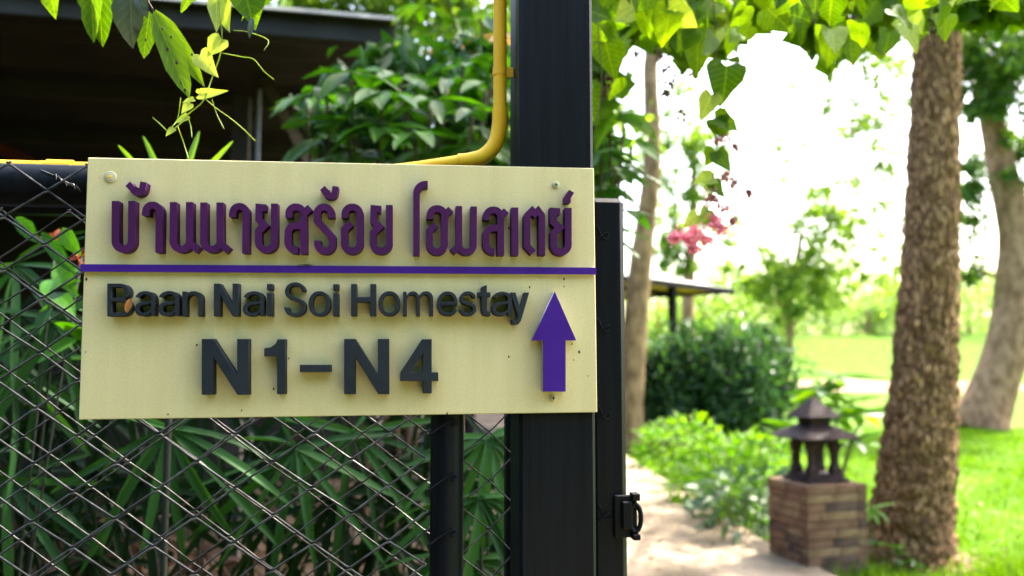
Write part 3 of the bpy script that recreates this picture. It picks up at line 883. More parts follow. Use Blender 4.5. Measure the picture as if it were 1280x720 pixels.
# Thai line: strokes traced on the letters' front faces; (ox, oy, scale) of each enlarged view
CR1, CR2, CR3 = (130, 215, 6.26), (320, 215, 6.26), (505, 215, 5.818)
def sh(strokes, dx, dy): return [([(x + dx, y + dy, r) for x, y, r in s]) for s in strokes]
YO = [[(978, 291, 0), (922, 286, 0), (920, 383, 0), (966, 428, 0), (917, 474, 0), (917, 617, 60), (1043, 617, 60), (1043, 258, 0)]]
THAI = [
    (CR1, 54, [[(87, 226, 0), (85, 604, 66), (213, 604, 66), (216, 226, 0)]]),
    (CR1, 50, [[(228, 112, 0), (222, 160, 34), (294, 158, 40), (308, 78, 0)], [(186, 92, 0), (232, 142, 0)]]),
    (CR1, 54, [[(322, 340, 0), (330, 258, 52), (432, 258, 62), (428, 630, 0)]]),
    (CR1, 53, [[(541, 235, 0), (539, 604, 62), (667, 604, 62), (667, 235, 0)], [(655, 545, 0), (735, 612, 0)]]),
    (CR1, 53, [[(779, 238, 0), (777, 604, 62), (906, 604, 62), (906, 238, 0)], [(894, 548, 0), (973, 615, 0)]]),
    (CR1, 53, [[(1003, 350, 0), (1010, 268, 52), (1111, 268, 62), (1107, 635, 0)]]),
    (CR2, 53, sh(YO, -900, -11)),
    (CR2, 54, [[(256, 357, 0), (258, 273, 50), (371, 273, 58), (373, 640, 0)], [(352, 419, 0), (250, 419, 58), (250, 612, 62), (329, 612, 0)], [(362, 330, 0), (424, 277, 0)]]),
    (CR2, 54, [[(590, 357, 0), (588, 273, 58), (477, 273, 58), (477, 378, 0), (598, 512, 0), (598, 616, 58), (478, 616, 58), (482, 537, 0)]]),
    (CR2, 48, [[(552, 140, 0), (548, 188, 32), (612, 188, 34), (622, 112, 0)], [(520, 124, 0), (556, 166, 0)]]),
    (CR2, 54, [[(695, 360, 0), (697, 274, 54), (814, 274, 62), (814, 617, 62), (690, 617, 62), (690, 452, 0), (744, 400, 0)]]),
    (CR2, 53, YO),
    (CR3, 48, [[(91, 605, 0), (91, 88, 66), (173, 88, 0)]]),
    (CR3, 49, [[(188, 342, 0), (190, 265, 50), (296, 265, 56), (295, 580, 56), (186, 580, 56), (186, 428, 0), (232, 380, 0)], [(292, 318, 0), (340, 269, 0)]]),
    (CR3, 46, [[(400, 247, 0), (401, 580, 50), (506, 581, 50), (508, 250, 0)], [(408, 532, 0), (350, 582, 0)]]),
    (CR3, 49, [[(598, 349, 0), (600, 275, 48), (704, 275, 54), (704, 605, 0)], [(684, 407, 0), (597, 407, 54), (597, 580, 56), (659, 580, 0)], [(698, 325, 0), (744, 281, 0)]]),
    (CR3, 50, [[(806, 258, 0), (808, 606, 0)]]),
    (CR3, 47, [[(942, 588, 0), (896, 536, 0), (896, 316, 30), (932, 279, 0), (953, 302, 0), (976, 279, 0), (1004, 316, 30), (1003, 606, 0)]]),
    (CR3, 49, [[(1136, 288, 0), (1088, 284, 0), (1088, 364, 0), (1133, 404, 0), (1090, 446, 0), (1090, 582, 54), (1196, 582, 54), (1195, 260, 0)]]),
    (CR3, 42, [[(1192, 222, 0), (1192, 184, 10), (1220, 140, 0)]]),
]
for (ox, oy, sc), wd, strokes in THAI:
    parts = []
    for i, s in enumerate(strokes):
        pts = [(x, -y) for x, y, r in s]
        pl = stroke(fillet(pts, [r for x, y, r in s]), wd)
        loop = [SP(ox + p.x / sc, oy - p.y / sc, -LT) for p in pl]
        parts.append(curve_letter([loop], 'letter', sign, M['letter_purple'], LT + 0.0003 * i, 0.0, 0.0))
    vs, fs = [], []
    for me in parts:
        n = len(vs)
        vs += [tuple(v.co) for v in me.vertices]; fs += [tuple(i + n for i in p.vertices) for p in me.polygons]
    me = bpy.data.meshes.new('letter'); me.from_pydata(vs, [], fs)
    put('letter', me, sign, WM[sign], M['letter_purple'])
# Latin lines
GLYPHS = {
 'B': [[60,0,60,509,241,509,274,507,304,501,329,491,350,477,367,461,381,442,390,421,396,398,397,353,387,320,368,295,343,278,315,267,315,262,331,260,363,245,378,234,391,220,411,184,416,161,418,136,416,111,410,88,400,67,386,48,368,31,344,18,317,8,284,2,247,0],[125,57,245,57,281,60,309,67,330,80,344,96,353,115,354,153,350,169,333,197,306,218,289,225,248,231,125,231],[125,285,238,285,273,290,302,304,314,314,330,340,335,355,336,372,333,393,326,412,313,429,294,442,270,449,240,452,125,452]],
 'a': [[160,-9,115,-3,76,15,60,29,38,63,32,84,30,108,36,146,43,161,64,184,92,200,125,211,257,231,271,240,276,255,272,285,260,307,240,322,212,330,178,330,149,322,118,301,104,283,100,274,41,291,51,313,64,331,95,358,133,375,173,383,208,384,255,375,286,360,300,350,322,320,330,301,335,278,337,251,337,0,277,0,277,52,272,52,252,25,229,8,199,-4],[192,47,211,51,242,68,263,93,274,122,276,190,221,174,147,163,112,147,97,130,92,105,96,82,109,64,130,52,156,46]],
 'n': [[114,0,53,0,53,379,112,379,112,287,102,287,116,319,132,344,152,362,175,374,200,382,252,383,295,369,313,356,328,340,341,321,350,298,355,271,357,240,357,0,296,0,296,235,293,263,286,286,273,304,256,318,235,326,210,329,192,328,161,317,147,308,126,283,115,248]],
 'S': [[224,-9,188,-7,156,-1,128,9,102,23,81,40,64,60,51,83,42,109,38,137,104,137,114,102,123,88,150,66,185,53,224,49,267,54,286,60,317,79,338,106,344,122,346,139,340,168,322,189,296,205,145,253,112,269,86,289,67,313,56,341,52,372,54,400,62,425,75,448,92,468,113,484,138,498,165,508,195,514,227,516,259,514,289,508,316,498,340,484,360,468,377,449,390,427,398,403,401,378,337,378,332,402,320,421,302,437,280,449,254,456,225,459,185,454,152,440,139,430,121,405,115,376,117,359,122,345,142,324,169,308,212,293,312,264,359,238,384,213,395,198,407,161,406,112,399,87,386,64,370,43,349,25,323,11,294,0,261,-7]],
 'o': [[207,-8,174,-5,144,3,117,16,93,35,72,58,56,85,44,116,37,150,34,187,37,225,44,260,56,291,72,318,93,341,117,360,144,374,174,382,207,384,241,382,271,374,299,360,323,341,343,318,359,291,371,260,379,225,381,187,379,150,371,116,359,85,343,58,323,35,299,16,271,3,241,-5],[207,46,231,49,252,55,270,66,285,80,298,97,314,139,319,187,314,236,298,278,285,296,270,310,252,321,231,328,207,330,184,328,163,321,145,310,130,296,108,258,98,212,96,187,102,139,108,117,118,97,130,80,145,66,163,55,184,49]],
 'm': [[53,0,53,379,112,379,112,295,108,295,122,331,132,346,158,368,187,382,219,386,245,383,268,375,287,361,303,342,314,320,321,295,312,295,326,329,350,356,381,375,417,385,458,385,497,372,514,361,529,346,541,328,550,307,555,283,557,255,557,0,496,0,496,254,493,279,485,298,473,313,456,323,438,329,402,329,387,326,363,312,345,290,336,263,335,0,274,0,274,260,272,280,265,297,253,311,238,322,220,328,185,329,158,320,145,312,126,289,119,274,115,257,114,0]],
 'e': [[212,-8,177,-5,145,3,117,16,92,35,72,58,56,85,44,116,37,150,34,187,36,224,44,258,55,290,71,317,91,340,115,359,142,373,172,382,226,383,266,374,303,355,334,324,347,305,365,256,370,227,371,169,75,169,75,221,338,221,310,202,304,248,298,269,277,301,263,314,246,323,227,328,205,330,183,328,164,323,146,313,131,301,109,270,97,231,96,178,102,127,110,106,121,88,135,73,151,61,169,53,212,46,241,49,265,58,294,82,306,105,365,91,358,72,335,39,302,14,283,4,261,-3]],
 's': [[157,-7,112,3,93,12,76,24,50,54,41,73,36,94,94,107,101,87,111,72,124,60,141,52,160,47,181,45,206,47,227,53,244,62,258,74,265,88,268,103,262,126,254,136,243,144,212,155,149,170,118,180,92,192,72,208,58,227,50,249,47,274,49,295,55,314,65,332,95,360,137,378,161,383,212,383,234,379,271,363,299,339,318,308,324,290,268,277,254,304,243,316,228,325,210,331,187,333,166,331,147,326,131,317,119,305,111,292,110,264,115,253,124,243,136,235,172,223,261,200,287,187,306,171,320,153,328,131,331,107,329,85,323,65,312,47,298,31,260,6,236,-2,210,-7]],
 'y': [[47,-139,61,-86,94,-90,113,-86,130,-74,145,-51,163,-1,17,379,84,379,187,87,206,21,184,21,224,155,305,379,371,379,196,-77,177,-107,153,-128,125,-141,57,-142]],
}

def poly_glyph(ch):
    if ch == 'N': return [[0, 0, 0, 728, 140, 728, 420, 250, 420, 728, 560, 728, 560, 0, 425, 0, 140, 485, 140, 0]]
    if ch == 'H': return [[0, 0, 0, 728, 128, 728, 128, 432, 432, 432, 432, 728, 560, 728, 560, 0, 432, 0, 432, 312, 128, 312, 128, 0]]
    if ch == 'i': return [[0, 0, 0, 525, 130, 525, 130, 0], [0, 600, 0, 728, 130, 728, 130, 600]]
    if ch == '1': return [[215, 0, 215, 500, 0, 500, 0, 605, 110, 622, 190, 668, 225, 728, 352, 728, 352, 0]]
    if ch == '-': return [[0, 0, 0, 100, 320, 100, 320, 0]]
    if ch == '4': return [[335, 0, 335, 165, 0, 165, 0, 285, 320, 728, 462, 728, 462, 280, 560, 280, 560, 165, 462, 165, 462, 0], [335, 280, 335, 530, 150, 280]]
    if ch == 't': return [[0, 525, 0, 425, 85, 425, 85, 120, 100, 50, 145, 8, 210, -6, 300, 0, 300, 100, 245, 100, 222, 112, 215, 140, 215, 425, 300, 425, 300, 525, 215, 525, 215, 690, 85, 640, 85, 525]]
    if ch == 'y': return [[0, 525, 140, 525, 262, 160, 380, 525, 515, 525, 330, 10, 285, -110, 220, -180, 130, -195, 40, -188, 40, -85, 110, -88, 160, -75, 195, -20, 200, 5]]
    return GLYPHS[ch]
LOW, CAPS = (90, 340, 3.765), (420, 340, 3.765)
LAT = [  # char, crop, x0, x1, ytop, ybottom of the front face in the enlarged view
    ('B', LOW, 165, 275, 54, 209), ('a', LOW, 294, 389, 89, 209), ('a', LOW, 404, 503, 89, 209), ('n', LOW, 518, 612, 90, 209),
    ('N', LOW, 667, 784, 54, 208), ('a', LOW, 803, 903, 90, 209), ('i', LOW, 917, 943, 56, 207),
    ('S', LOW, 998, 1100, 48, 211), ('o', LOW, 1113, 1216, 90, 210), ('i', LOW, 1229, 1255, 57, 208),
    ('H', CAPS, 71, 188, 56, 207), ('o', CAPS, 200, 303, 90, 208), ('m', CAPS, 316, 458, 90, 207), ('e', CAPS, 476, 573, 91, 208),
    ('s', CAPS, 580, 661, 91, 208), ('t', CAPS, 668, 727, 60, 208), ('a', CAPS, 733, 828, 92, 208), ('y', CAPS, 822, 910, 96, 248),
    ('N', LOW, 610, 832, 315, 578), ('1', LOW, 904, 1004, 316, 575), ('-', LOW, 1072, 1217, 437, 471),
    ('N', CAPS, 38, 250, 315, 575), ('4', CAPS, 303, 482, 316, 571),
]
for ch, (ox, oy, sc), x0, x1, y0, y1 in LAT:
    loops = [[(l[i], l[i + 1]) for i in range(0, len(l), 2)] for l in poly_glyph(ch)]
    xs = [p[0] for l in loops for p in l]; ys = [p[1] for l in loops for p in l]
    a0, a1, b0, b1 = min(xs), max(xs), min(ys), max(ys)
    lp = []
    for l in loops:
        lp.append([SP(ox + (x0 + (x - a0) / (a1 - a0) * (x1 - x0)) / sc, oy + (y1 + (y - b0) / (b1 - b0) * (y0 - y1)) / sc, -LT) for x, y in l])
    me = curve_letter(lp, 'letter', sign, M['letter_grey'], LT)
    put('letter', me, sign, WM[sign], M['letter_grey'])
# violet line across the board
p0, p1 = SP(100.5, 331.5, -0.006), SP(745.5, 343.5, -0.006)
zb, zt = SP(420, 341.2, -0.006).y, SP(420, 332.2, -0.006).y
b = MB().box(p0.x, p1.x, -0.0060, -0.0036, zb, zt).put('divider_face', sign, M['violet'])
MB().box(p0.x + 0.0002, p1.x - 0.0002, -0.0035, -0.0001, zb + 0.0002, zt - 0.0002).put('divider_backing', sign, M['white_edge'])
# arrow: white acrylic under a violet face
AR = [(1030, 92), (1131, 322), (1081, 322), (1081, 563), (975, 563), (975, 322), (922, 322)]
ar = [SP(420 + x / 3.765, 340 + y / 3.765, -0.0155) for x, y in AR]
put('arrow_face', curve_letter([ar], 'arrow_face', sign, None, 0.0025, -0.0131, 0.0002), sign, WM[sign], M['violet'])
put('arrow_backing', curve_letter([ar], 'arrow_backing', sign, None, 0.0129, -0.0001, 0.0001), sign, WM[sign], M['white_edge'])
# screws
for (px, py, r, crossed) in ((137.5, 221, 0.0072, False), (695, 231, 0.0048, True), (691.5, 497.5, 0.0048, True)):
    c = SP(px, py, -0.002)
    Mx = Msign @ Matrix.Translation((c.x, 0, c.y)) @ Matrix.Rotation(math.pi / 2, 4, 'X')
    sc_ = MB().lathe([(r, 0.0), (r, 0.0012), (r * 0.86, 0.0022), (r * 0.62, 0.0024), (r * 0.60, 0.0036), (r * 0.30, 0.0040)], 20).put('screw', sign, M['cream_screw'], Mx, 'auto')
    if crossed:
        MB().box(-r * 0.42, r * 0.42, -r * 0.10, r * 0.10, 0.0038, 0.0043).put('slot', sc_, M['dirt_speck'], Mx)
        MB().box(-r * 0.10, r * 0.10, -r * 0.42, r * 0.42, 0.0039, 0.0044).put('slot', sc_, M['dirt_speck'], Mx)
    else:
        MB().lathe([(r * 0.28, 0.0040), (r * 0.24, 0.0046)], 6).put('slot', sc_, M['yellow_pipe'], Mx)
# specks of dirt on the board
for (px, py, s) in ((705, 349, 1), (705, 358, .7), (662, 359, .9), (636, 446, .9), (717, 450, .6), (724, 440, 1.2), (735, 470, .6), (469, 480, 1), (108, 349, 1.2), (210, 518, .8), (342, 486, 1), (246, 431, .9), (361, 448, .8), (636, 285, 1.1), (699, 283, 1), (559, 517, 1), (107, 440, .6), (302, 513, .7), (715, 430, .8)):
    c = SP(px, py, 0)
    e = s * 0.0009
    MB().lathe([(e * 1.2, 0), (e, e * 0.6), (e * 0.3, e)], 6, Msign @ Matrix.Translation((c.x, 0, c.y)) @ Matrix.Rotation(math.pi / 2, 4, 'X') @ Matrix.Scale(1.6, 4, (0, 1, 0))).put('speck', sign, M['dirt_speck'], Matrix())
# scraps caught on the letters
def scrap(label, px, py, px2, py2, wd, y, mat):
    a_, b_ = SP(px, py, y), SP(px2, py2, y)
    me = leaf_mesh('leaf_scrap', OVAL, 0, 0.2, 0.1, 0.02, None, 3); me.materials.append(mat)
    A, B = Msign @ Vector((a_.x, y, a_.y)), Msign @ Vector((b_.x, y - 0.001, b_.y))
    yv = (B - A); L = yv.length; yv.normalize()
    z = -fb; z = (z - yv * z.dot(yv)).normalized(); x = yv.cross(z)
    Mx = Matrix(((x.x * wd, yv.x * L, z.x * L, A.x), (x.y * wd, yv.y * L, z.y * L, A.y), (x.z * wd, yv.z * L, z.z * L, A.z), (0, 0, 0, 1)))
    return tag(put('leaf_scrap', me, None, Mx), label, 'leaf')
scrap('tiny orange dead leaf stuck on the grey letter B', 163, 373, 158, 391, 0.0085, -LT - 0.001, M['rust_leaf'])
scrap('thin brown scrap lying on the violet line', 371, 331.2, 394, 331.4, 0.0014, -0.0062, M['twig_brown'])

# ================================================================== PLANTS BEHIND THE FENCE
def fan(plant, c, facing, down, L, n=9, spread=250, kind='palm', wd=0.024):
    """one fan leaf: stalk end at c, leaflets radiating in the plane facing `facing`; sub-parts are the leaflets"""
    f = Vector(facing).normalized(); d = Vector(down); d = (d - f * d.dot(f)).normalized(); s = f.cross(d)
    base = Vector(plant['root'])
    knee = base.lerp(c, 0.55) + Vector((0, 0, 0.12)); 
    stalk = MB().tube(bez([base, knee, c], 5), [0.004] * 5 + [0.003] * 5 + [0.002], 6).put('stalk', plant, M['palm_dead' if kind == 'palm_dead' else 'palm_stalk'], Matrix(), True)
    for i in range(n):
        a = R(-spread / 2 + spread * i / (n - 1) + random.uniform(-7, 7))
        dr = d * math.cos(a) + s * math.sin(a)
        l = L * random.uniform(0.8, 1.1) * (1 - 0.18 * abs(i - (n - 1) / 2) / (n / 2))
        tip = c + dr * l + f * random.uniform(-0.02, 0.03) + Vector((0, 0, -0.28 * l * abs(math.sin(a)) - 0.06 * l))
        leaf(stalk, kind, c, tip, wd * random.uniform(0.8, 1.25), f + Vector((0, 0, 0.6)), 0.35, 'leaflet')
def palm(label, x, y, fans, L=0.27, kind='palm', stems=3, wd=0.0175):
    z0 = GZ + 0.38
    t = thing('lady_palm', label, 'palm', (x, y, z0), 0, 'fan-leaved palms behind the fence')
    t['root'] = (x, y, z0 + 0.02)
    for k in range(stems):
        dx, dy = random.uniform(-.1, .1), random.uniform(-.08, .1)
        MB().tube(bez([(x + dx * .4, y + dy * .4, z0 - 0.06), (x + dx, y + dy, z0 + 0.2), (x + dx * 1.3, y + dy, z0 + random.uniform(0.3, 0.5))], 4), 0.009, 7).put('stem', t, M['palm_stalk'], Matrix(), True)
    for (px, py, Y, fx, dn, l, kd) in fans:
        c = P(px, py, Y)
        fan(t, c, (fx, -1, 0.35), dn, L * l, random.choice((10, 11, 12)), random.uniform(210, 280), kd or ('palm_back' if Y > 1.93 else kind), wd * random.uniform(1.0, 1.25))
    del t['root']
    return t
dn = (0.05, 0, -1)
palm('dark fan palm under the sign whose biggest open fan hangs below the sign edge', -0.72, 1.95, [
    (212, 536, 1.75, 0.1, (0.1, 0, -1), 1.05, None), (180, 600, 1.95, -0.3, (-0.5, 0, -1), 1, None), (300, 590, 2.0, 0.3, (0.4, 0, -1), 1, None), (120, 590, 2.05, -0.2, (-0.4, 0, -1), 1, None), (260, 470, 2.0, 0, (0, 0, -1), 1, None), (150, 450, 2.0, 0, (-.3, 0, -1), 1, None)])
palm('fan palm with narrow drooping leaflets between the big fan and the tube stile', -0.42, 2.05, [
    (372, 560, 1.85, -0.2, (-0.3, 0, -1), 1.0, None), (440, 540, 1.9, 0.2, (0.3, 0, -1), 1.05, None), (420, 620, 1.95, 0, (0.1, 0, -1), 1, None), (490, 590, 2.0, 0.4, (0.5, 0, -1), 1, None), (340, 650, 2.1, -0.3, (-0.6, 0, -1), .9, None), (470, 680, 2.0, 0.2, (0.2, 0, -1), .9, None), (400, 470, 2.0, 0.2, (0.2, 0, -1), .9, None)])
palm('lighter fan palm seen in the gap between tube stile and square post', -0.06, 1.9, [
    (612, 548, 1.75, 0.1, (0.1, 0, -1), 0.85, None), (600, 622, 1.7, 0.0, (0.0, 0, -1), 0.95, None), (560, 600, 1.95, -0.3, (-0.5, 0, -1), 1, None), (640, 590, 1.95, 0.3, (0.4, 0, -1), 1, None), (590, 700, 1.8, 0.0, (0.2, 0, -1), .9, None), (540, 480, 2.0, -0.1, (-0.2, 0, -1), 0.9, None)])
palm('fan palm at the far end of the fence with pale narrow leaves through the mesh', -1.15, 2.0, [
    (20, 330, 1.9, -0.2, (0.6, 0, -1), 1.0, None), (70, 400, 1.85, 0.2, (0.2, 0, -1), 1.0, None), (15, 460, 1.9, -0.1, (-0.2, 0, -1), 1, None), (60, 520, 2.0, 0.1, (0.2, 0, -1), 1, None), (10, 600, 1.9, -0.1, (0.4, 0, -1), 1.1, None), (-50, 420, 2.0, 0, (0, 0, -1), 1.1, None), (-60, 560, 2.0, 0, (0, 0, -1), 1.1, None)])
palm('low fan palm near the ground with pale green strap leaves', -1.3, 2.5, [
    (40, 660, 2.1, 0.1, (0.8, 0, -0.6), 1.0, None), (110, 700, 2.2, 0.1, (0.6, 0, -1), 1.0, None), (-20, 690, 2.1, 0.1, (0.5, 0, -1), 1.1, None), (90, 640, 2.4, 0.1, (-0.3, 0, -1), 1.0, None)])
palm('half dead palm with brown hanging fans low behind the mesh', -0.95, 2.6, [
    (160, 660, 2.35, 0.0, (0.1, 0, -1), 0.8, 'palm_dead'), (250, 690, 2.4, 0.2, (0.5, 0, -1), .8, 'palm_dead'), (210, 630, 2.6, 0.2, (0.1, 0, -1), 1.0, None), (110, 690, 2.45, -0.1, (0.1, 0, -1), .7, 'palm_dead'), (300, 700, 2.6, 0.1, (0.1, 0, -1), .9, 'palm_dead')])
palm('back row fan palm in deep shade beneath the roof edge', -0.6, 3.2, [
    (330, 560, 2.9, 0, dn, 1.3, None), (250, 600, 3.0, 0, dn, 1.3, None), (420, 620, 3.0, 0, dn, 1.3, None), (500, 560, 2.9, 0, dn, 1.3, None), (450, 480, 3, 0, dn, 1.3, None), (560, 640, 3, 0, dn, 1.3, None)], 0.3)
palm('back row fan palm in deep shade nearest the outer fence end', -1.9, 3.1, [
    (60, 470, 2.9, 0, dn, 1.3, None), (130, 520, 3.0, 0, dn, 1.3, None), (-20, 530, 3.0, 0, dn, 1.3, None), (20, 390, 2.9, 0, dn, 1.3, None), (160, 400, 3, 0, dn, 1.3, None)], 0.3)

# orange flowering plant behind the mesh
fl = thing('flowering_shrub', 'low green shrub with orange flowers behind the mesh near the sign edge', 'shrub', (-1.05, 1.75, GZ + 0.4))
for k, (px, py) in enumerate(((70, 300), (102, 322))):
    c = P(px, py, 1.72 + 0.03 * k)
    st = MB().tube(bez([(-1.05, 1.75, GZ + 0.38), (-1.02 + 0.02 * k, 1.78, 0.9), c], 5), 0.0025, 5).put('stem', fl, M['palm_stalk'], Matrix(), True)
    for i in range(8):
        v = rvec(); leaf(st, 'flame', c + v * 0.006, c + v * random.uniform(0.018, 0.032), 0.015, v + TOCAM, 0.3, 'petal')
    for i in range(5):
        v = rvec(); v.z = -abs(v.z) * 0.5
        b0 = c - Vector((0, 0, 0.05 + 0.03 * i)); leaf(st, 'glossy', b0, b0 + v * 0.11, 0.04, (0, -0.6, 1), 0.3)
for (px, py, qx, qy) in ((52, 290, 88, 340), (78, 285, 92, 312), (20, 272, 44, 300)):
    leaf(fl, 'glossy', P(px, py, 1.6), P(qx, qy, 1.58), 0.032, TOCAM)

# bright strap leaves peeping above the sign
sp_ = thing('dracaena', 'bright green strap-leaved plant peeping above the top edge of the sign', 'plant', (-0.64, 1.62, GZ + 0.4))
MB().tube(bez([(-0.64, 1.62, GZ + 0.36), (-0.66, 1.63, 0.8), P(220, 262, 1.6)], 6), 0.007, 8).put('stem', sp_, M['palm_stalk'], Matrix(), True)
for (bx, by, tx, ty, wd) in ((216, 255, 147, 181, .011), (218, 250, 178, 169, .012), (226, 250, 245, 160, .013), (230, 252, 284, 174, .012), (222, 256, 330, 240, .016), (214, 258, 120, 250, .016), (220, 258, 170, 300, .016), (224, 258, 280, 300, .016)):
    leaf(sp_, 'blade', P(bx, by, 1.6), P(tx, ty, 1.57 if by > 251 else 1.6), wd, TOCAM, 0.1)

# glossy dark shrub under the roof end
def rosette(t, c, n, L, kind, wd, drop=0.35, axis=(0, -0.3, 1)):
    ax = Vector(axis).normalized(); u = ax.orthogonal().normalized(); v = ax.cross(u)
    a0 = random.uniform(0, 6)
    for i in range(n):
        a = a0 + 2 * math.pi * i / n + random.uniform(-.25, .25)
        d = (u * math.cos(a) + v * math.sin(a)) + ax * random.uniform(-0.1, 0.35)
        l = L * random.uniform(0.7, 1.1)
        b0 = c + d * 0.015
        leaf(t, kind, b0, b0 + d.normalized() * l + Vector((0, 0, -drop * l * random.uniform(0.3, 1.2))), wd * l / L * random.uniform(.85, 1.15), ax + d * 0.3, 0.15)
def glossy_shrub(label, x, y, spots, L, kinds=None, wd=0.064, stem_h=1.0, fill=None):
    t = thing('glossy_shrub', label, 'shrub', (x, y, GZ + 0.3))
    for k, (px, py, Y) in enumerate(spots):
        c = P(px, py, Y)
        if k % 4 == 0:
            bp_ = [(x + random.uniform(-.08, .08), y + random.uniform(-.06, .06), GZ + 0.2), (x + (c.x - x) * 0.35 + random.uniform(-.05, .05), y + (c.y - y) * 0.4, GZ + stem_h), c - Vector((0, 0, 0.02))]
            fork = Vector(bp_[1])
        else:
            bp_ = [fork, fork.lerp(c, 0.55) + Vector((random.uniform(-.05, .05), 0, -.06)), c - Vector((0, 0, 0.02))]
        MB().tube(bez(bp_, 5), [0.016] * 3 + [0.011] * 4 + [0.006] * 4 if k % 4 == 0 else [0.009] * 3 + [0.007] * 4 + [0.005] * 4, 6).put('branch', t, M['twig_brown'], Matrix(), True)
        rosette(t, c, random.choice((7, 8, 9, 10)), L, (kinds or {}).get(k, 'glossy'), wd)
    if fill: tag(foliage('foliage', t, [(P(*q), r, n) for q, r, n in fill], 0.13, M['glossy_fill'], wratio=0.4, clump=10, hang=.3), kind='stuff')
    return t
glossy_shrub('large dark glossy-leaved shrub rising between the dark shed roof and the pipe', -0.42, 2.95, [
    (440, 92, 2.75), (478, 116, 2.7), (408, 112, 2.8), (384, 124, 2.9), (436, 152, 2.7), (474, 160, 2.65), (540, 126, 2.75), (560, 100, 2.9), (592, 138, 2.7), (520, 166, 2.65), (590, 182, 2.7),
    (452, 192, 2.75), (608, 106, 2.9), (500, 96, 2.95), (405, 175, 2.85), (545, 190, 2.8), (425, 198, 3.0), (480, 205, 2.9), (580, 80, 3.1), (612, 165, 2.9), (510, 130, 3.05), (440, 125, 3.05), (555, 152, 3.05), (620, 70, 3.1), (565, 170, 3.0)], 0.172, fill=[((500, 130, 3.5), (.42, .25, .22), 900), ((560, 190, 3.3), (.4, .25, .2), 500), ((450, 165, 3.5), (.22, .25, .2), 350), ((590, 120, 3.6), (.22, .2, .3), 420)])
glossy_shrub('glossy shrub with orange young leaf tips high beside the yellow pipe', 0.15, 4.1, [
    (565, 60, 3.8), (590, 48, 3.9), (545, 40, 4.0), (608, 85, 3.8), (575, 25, 4.0), (600, 20, 4.0), (540, 75, 3.9), (520, 50, 4.1), (620, 45, 3.9), (530, 10, 4.0), (560, -10, 4.0), (600, 110, 3.9)], 0.17, {0: 'orange', 1: 'orange', 3: 'orange', 6: 'orange', 8: 'orange', 2: 'lance', 4: 'lance', 5: 'lance', 7: 'lance', 9: 'lance', 10: 'lance'}, 0.06, 1.4)
glossy_shrub('dark broad-leaved shrub between the square post and the pale trunk', 0.22, 3.0, [
    (752, 190, 2.6), (770, 215, 2.7), (748, 235, 2.6), (762, 150, 2.7), (780, 140, 2.8), (742, 120, 2.7), (772, 262, 2.7), (735, 262, 2.75), (720, 160, 2.8), (755, 290, 2.8), (700, 220, 2.8), (790, 175, 2.9)], 0.145, {3: 'lance', 4: 'lance'}, 0.056, fill=[((735, 210, 3.2), (.14, .2, .3), 260)])

# ================================================================== DARK SHED ON THE LEFT
sx, sy = Vector((0.643, 0.145, 0)).normalized(), Vector((-0.145, 0.643, 0)).normalized()
e_r = P(493, 30, 4.5); e_r.z = 0
def SH(u, v, z): return e_r + sx * u + sy * v + Vector((0, 0, z))
shed = thing('shed', 'dark open shed with corrugated roof and grey fascia over the planting', 'building', e_r + sx * -2.5)
shed_M = Matrix((( sx.x, sy.x, 0, e_r.x), (sx.y, sy.y, 0, e_r.y), (0, 0, 1, 0), (0, 0, 0, 1)))
z_e = P(493, 24, 4.5).z
def sbox(nm, u0, u1, v0, v1, z0, z1, mat, c=0.004): return MB().box(u0, u1, v0, v1, z0, z1, c).put(nm, shed, mat, shed_M)
sbox('fascia', -6.4, 0, -0.03, 0.0, z_e - 0.155, z_e - 0.025, M['fascia'])
gt = MB()
prof = [(-0.10, z_e - 0.045), (-0.085, z_e - 0.02), (-0.05, z_e - 0.005), (-0.0, z_e + 0.005), (0.0, z_e - 0.022), (-0.06, z_e - 0.035)]
k = len(prof)
gt.add([(u, v, z) for u in (-6.42, 0.02) for v, z in prof], [tuple(range(k))[::-1], tuple(range(k, 2 * k))] + [(i, (i + 1) % k, k + (i + 1) % k, k + i) for i in range(k)])
gt.put('gutter', shed, M['gutter'], shed_M)
# corrugated roof sheet: ridges run along the eave direction as the photo shows from below
rs = MB()
nv = 150
for i in range(nv + 1):
    v = 0.002 + 6.5 * i / nv
    z = z_e - 0.075 + 0.018 * (1 - 2 * abs((i % 6) / 3 - 1)) + v * 0.012
    rs.v += [(-6.4, v, z), (0.0, v, z), (-6.4, v, z + 0.012), (0.0, v, z + 0.012)]
for i in range(nv):
    a_, b_ = i * 4, (i + 1) * 4
    rs.f += [(a_, a_ + 1, b_ + 1, b_), (a_ + 2, b_ + 2, b_ + 3, a_ + 3)]
rs.put('roof', shed, M['roof_dark'], shed_M)
for v in (1.2, 2.5, 3.8, 5.1): sbox('purlin', -6.3, -0.05, v, v + 0.06, z_e - 0.20, z_e - 0.10 + 0.0, M['roof_dark'])
sbox('back_wall', -6.4, 0.2, 6.4, 6.5, GZ, z_e - 0.02, M['wall_dark'])
sbox('side_wall', -6.5, -6.402, 0.2, 6.4, GZ, z_e - 0.1, M['wall_dark'])
for u in (-6.2, -3.1): sbox('column', u, u + 0.12, 0.08, 0.20, GZ, z_e - 0.17, M['wall_dark'])
q = shed_M.inverted() @ P(300, 160, 5.2)
sbox('column', q.x - 0.055, q.x + 0.055, q.y, q.y + 0.11, GZ, z_e - 0.205, M['wall_dark'])
q = shed_M.inverted() @ P(322.5, 160, 5.0)
MB().tube([(q.x, q.y, GZ), (q.x, q.y, P(322, 112, 5.0).z)], 0.015, 10).put('pole', shed, M['pale_pole'], shed_M, True)
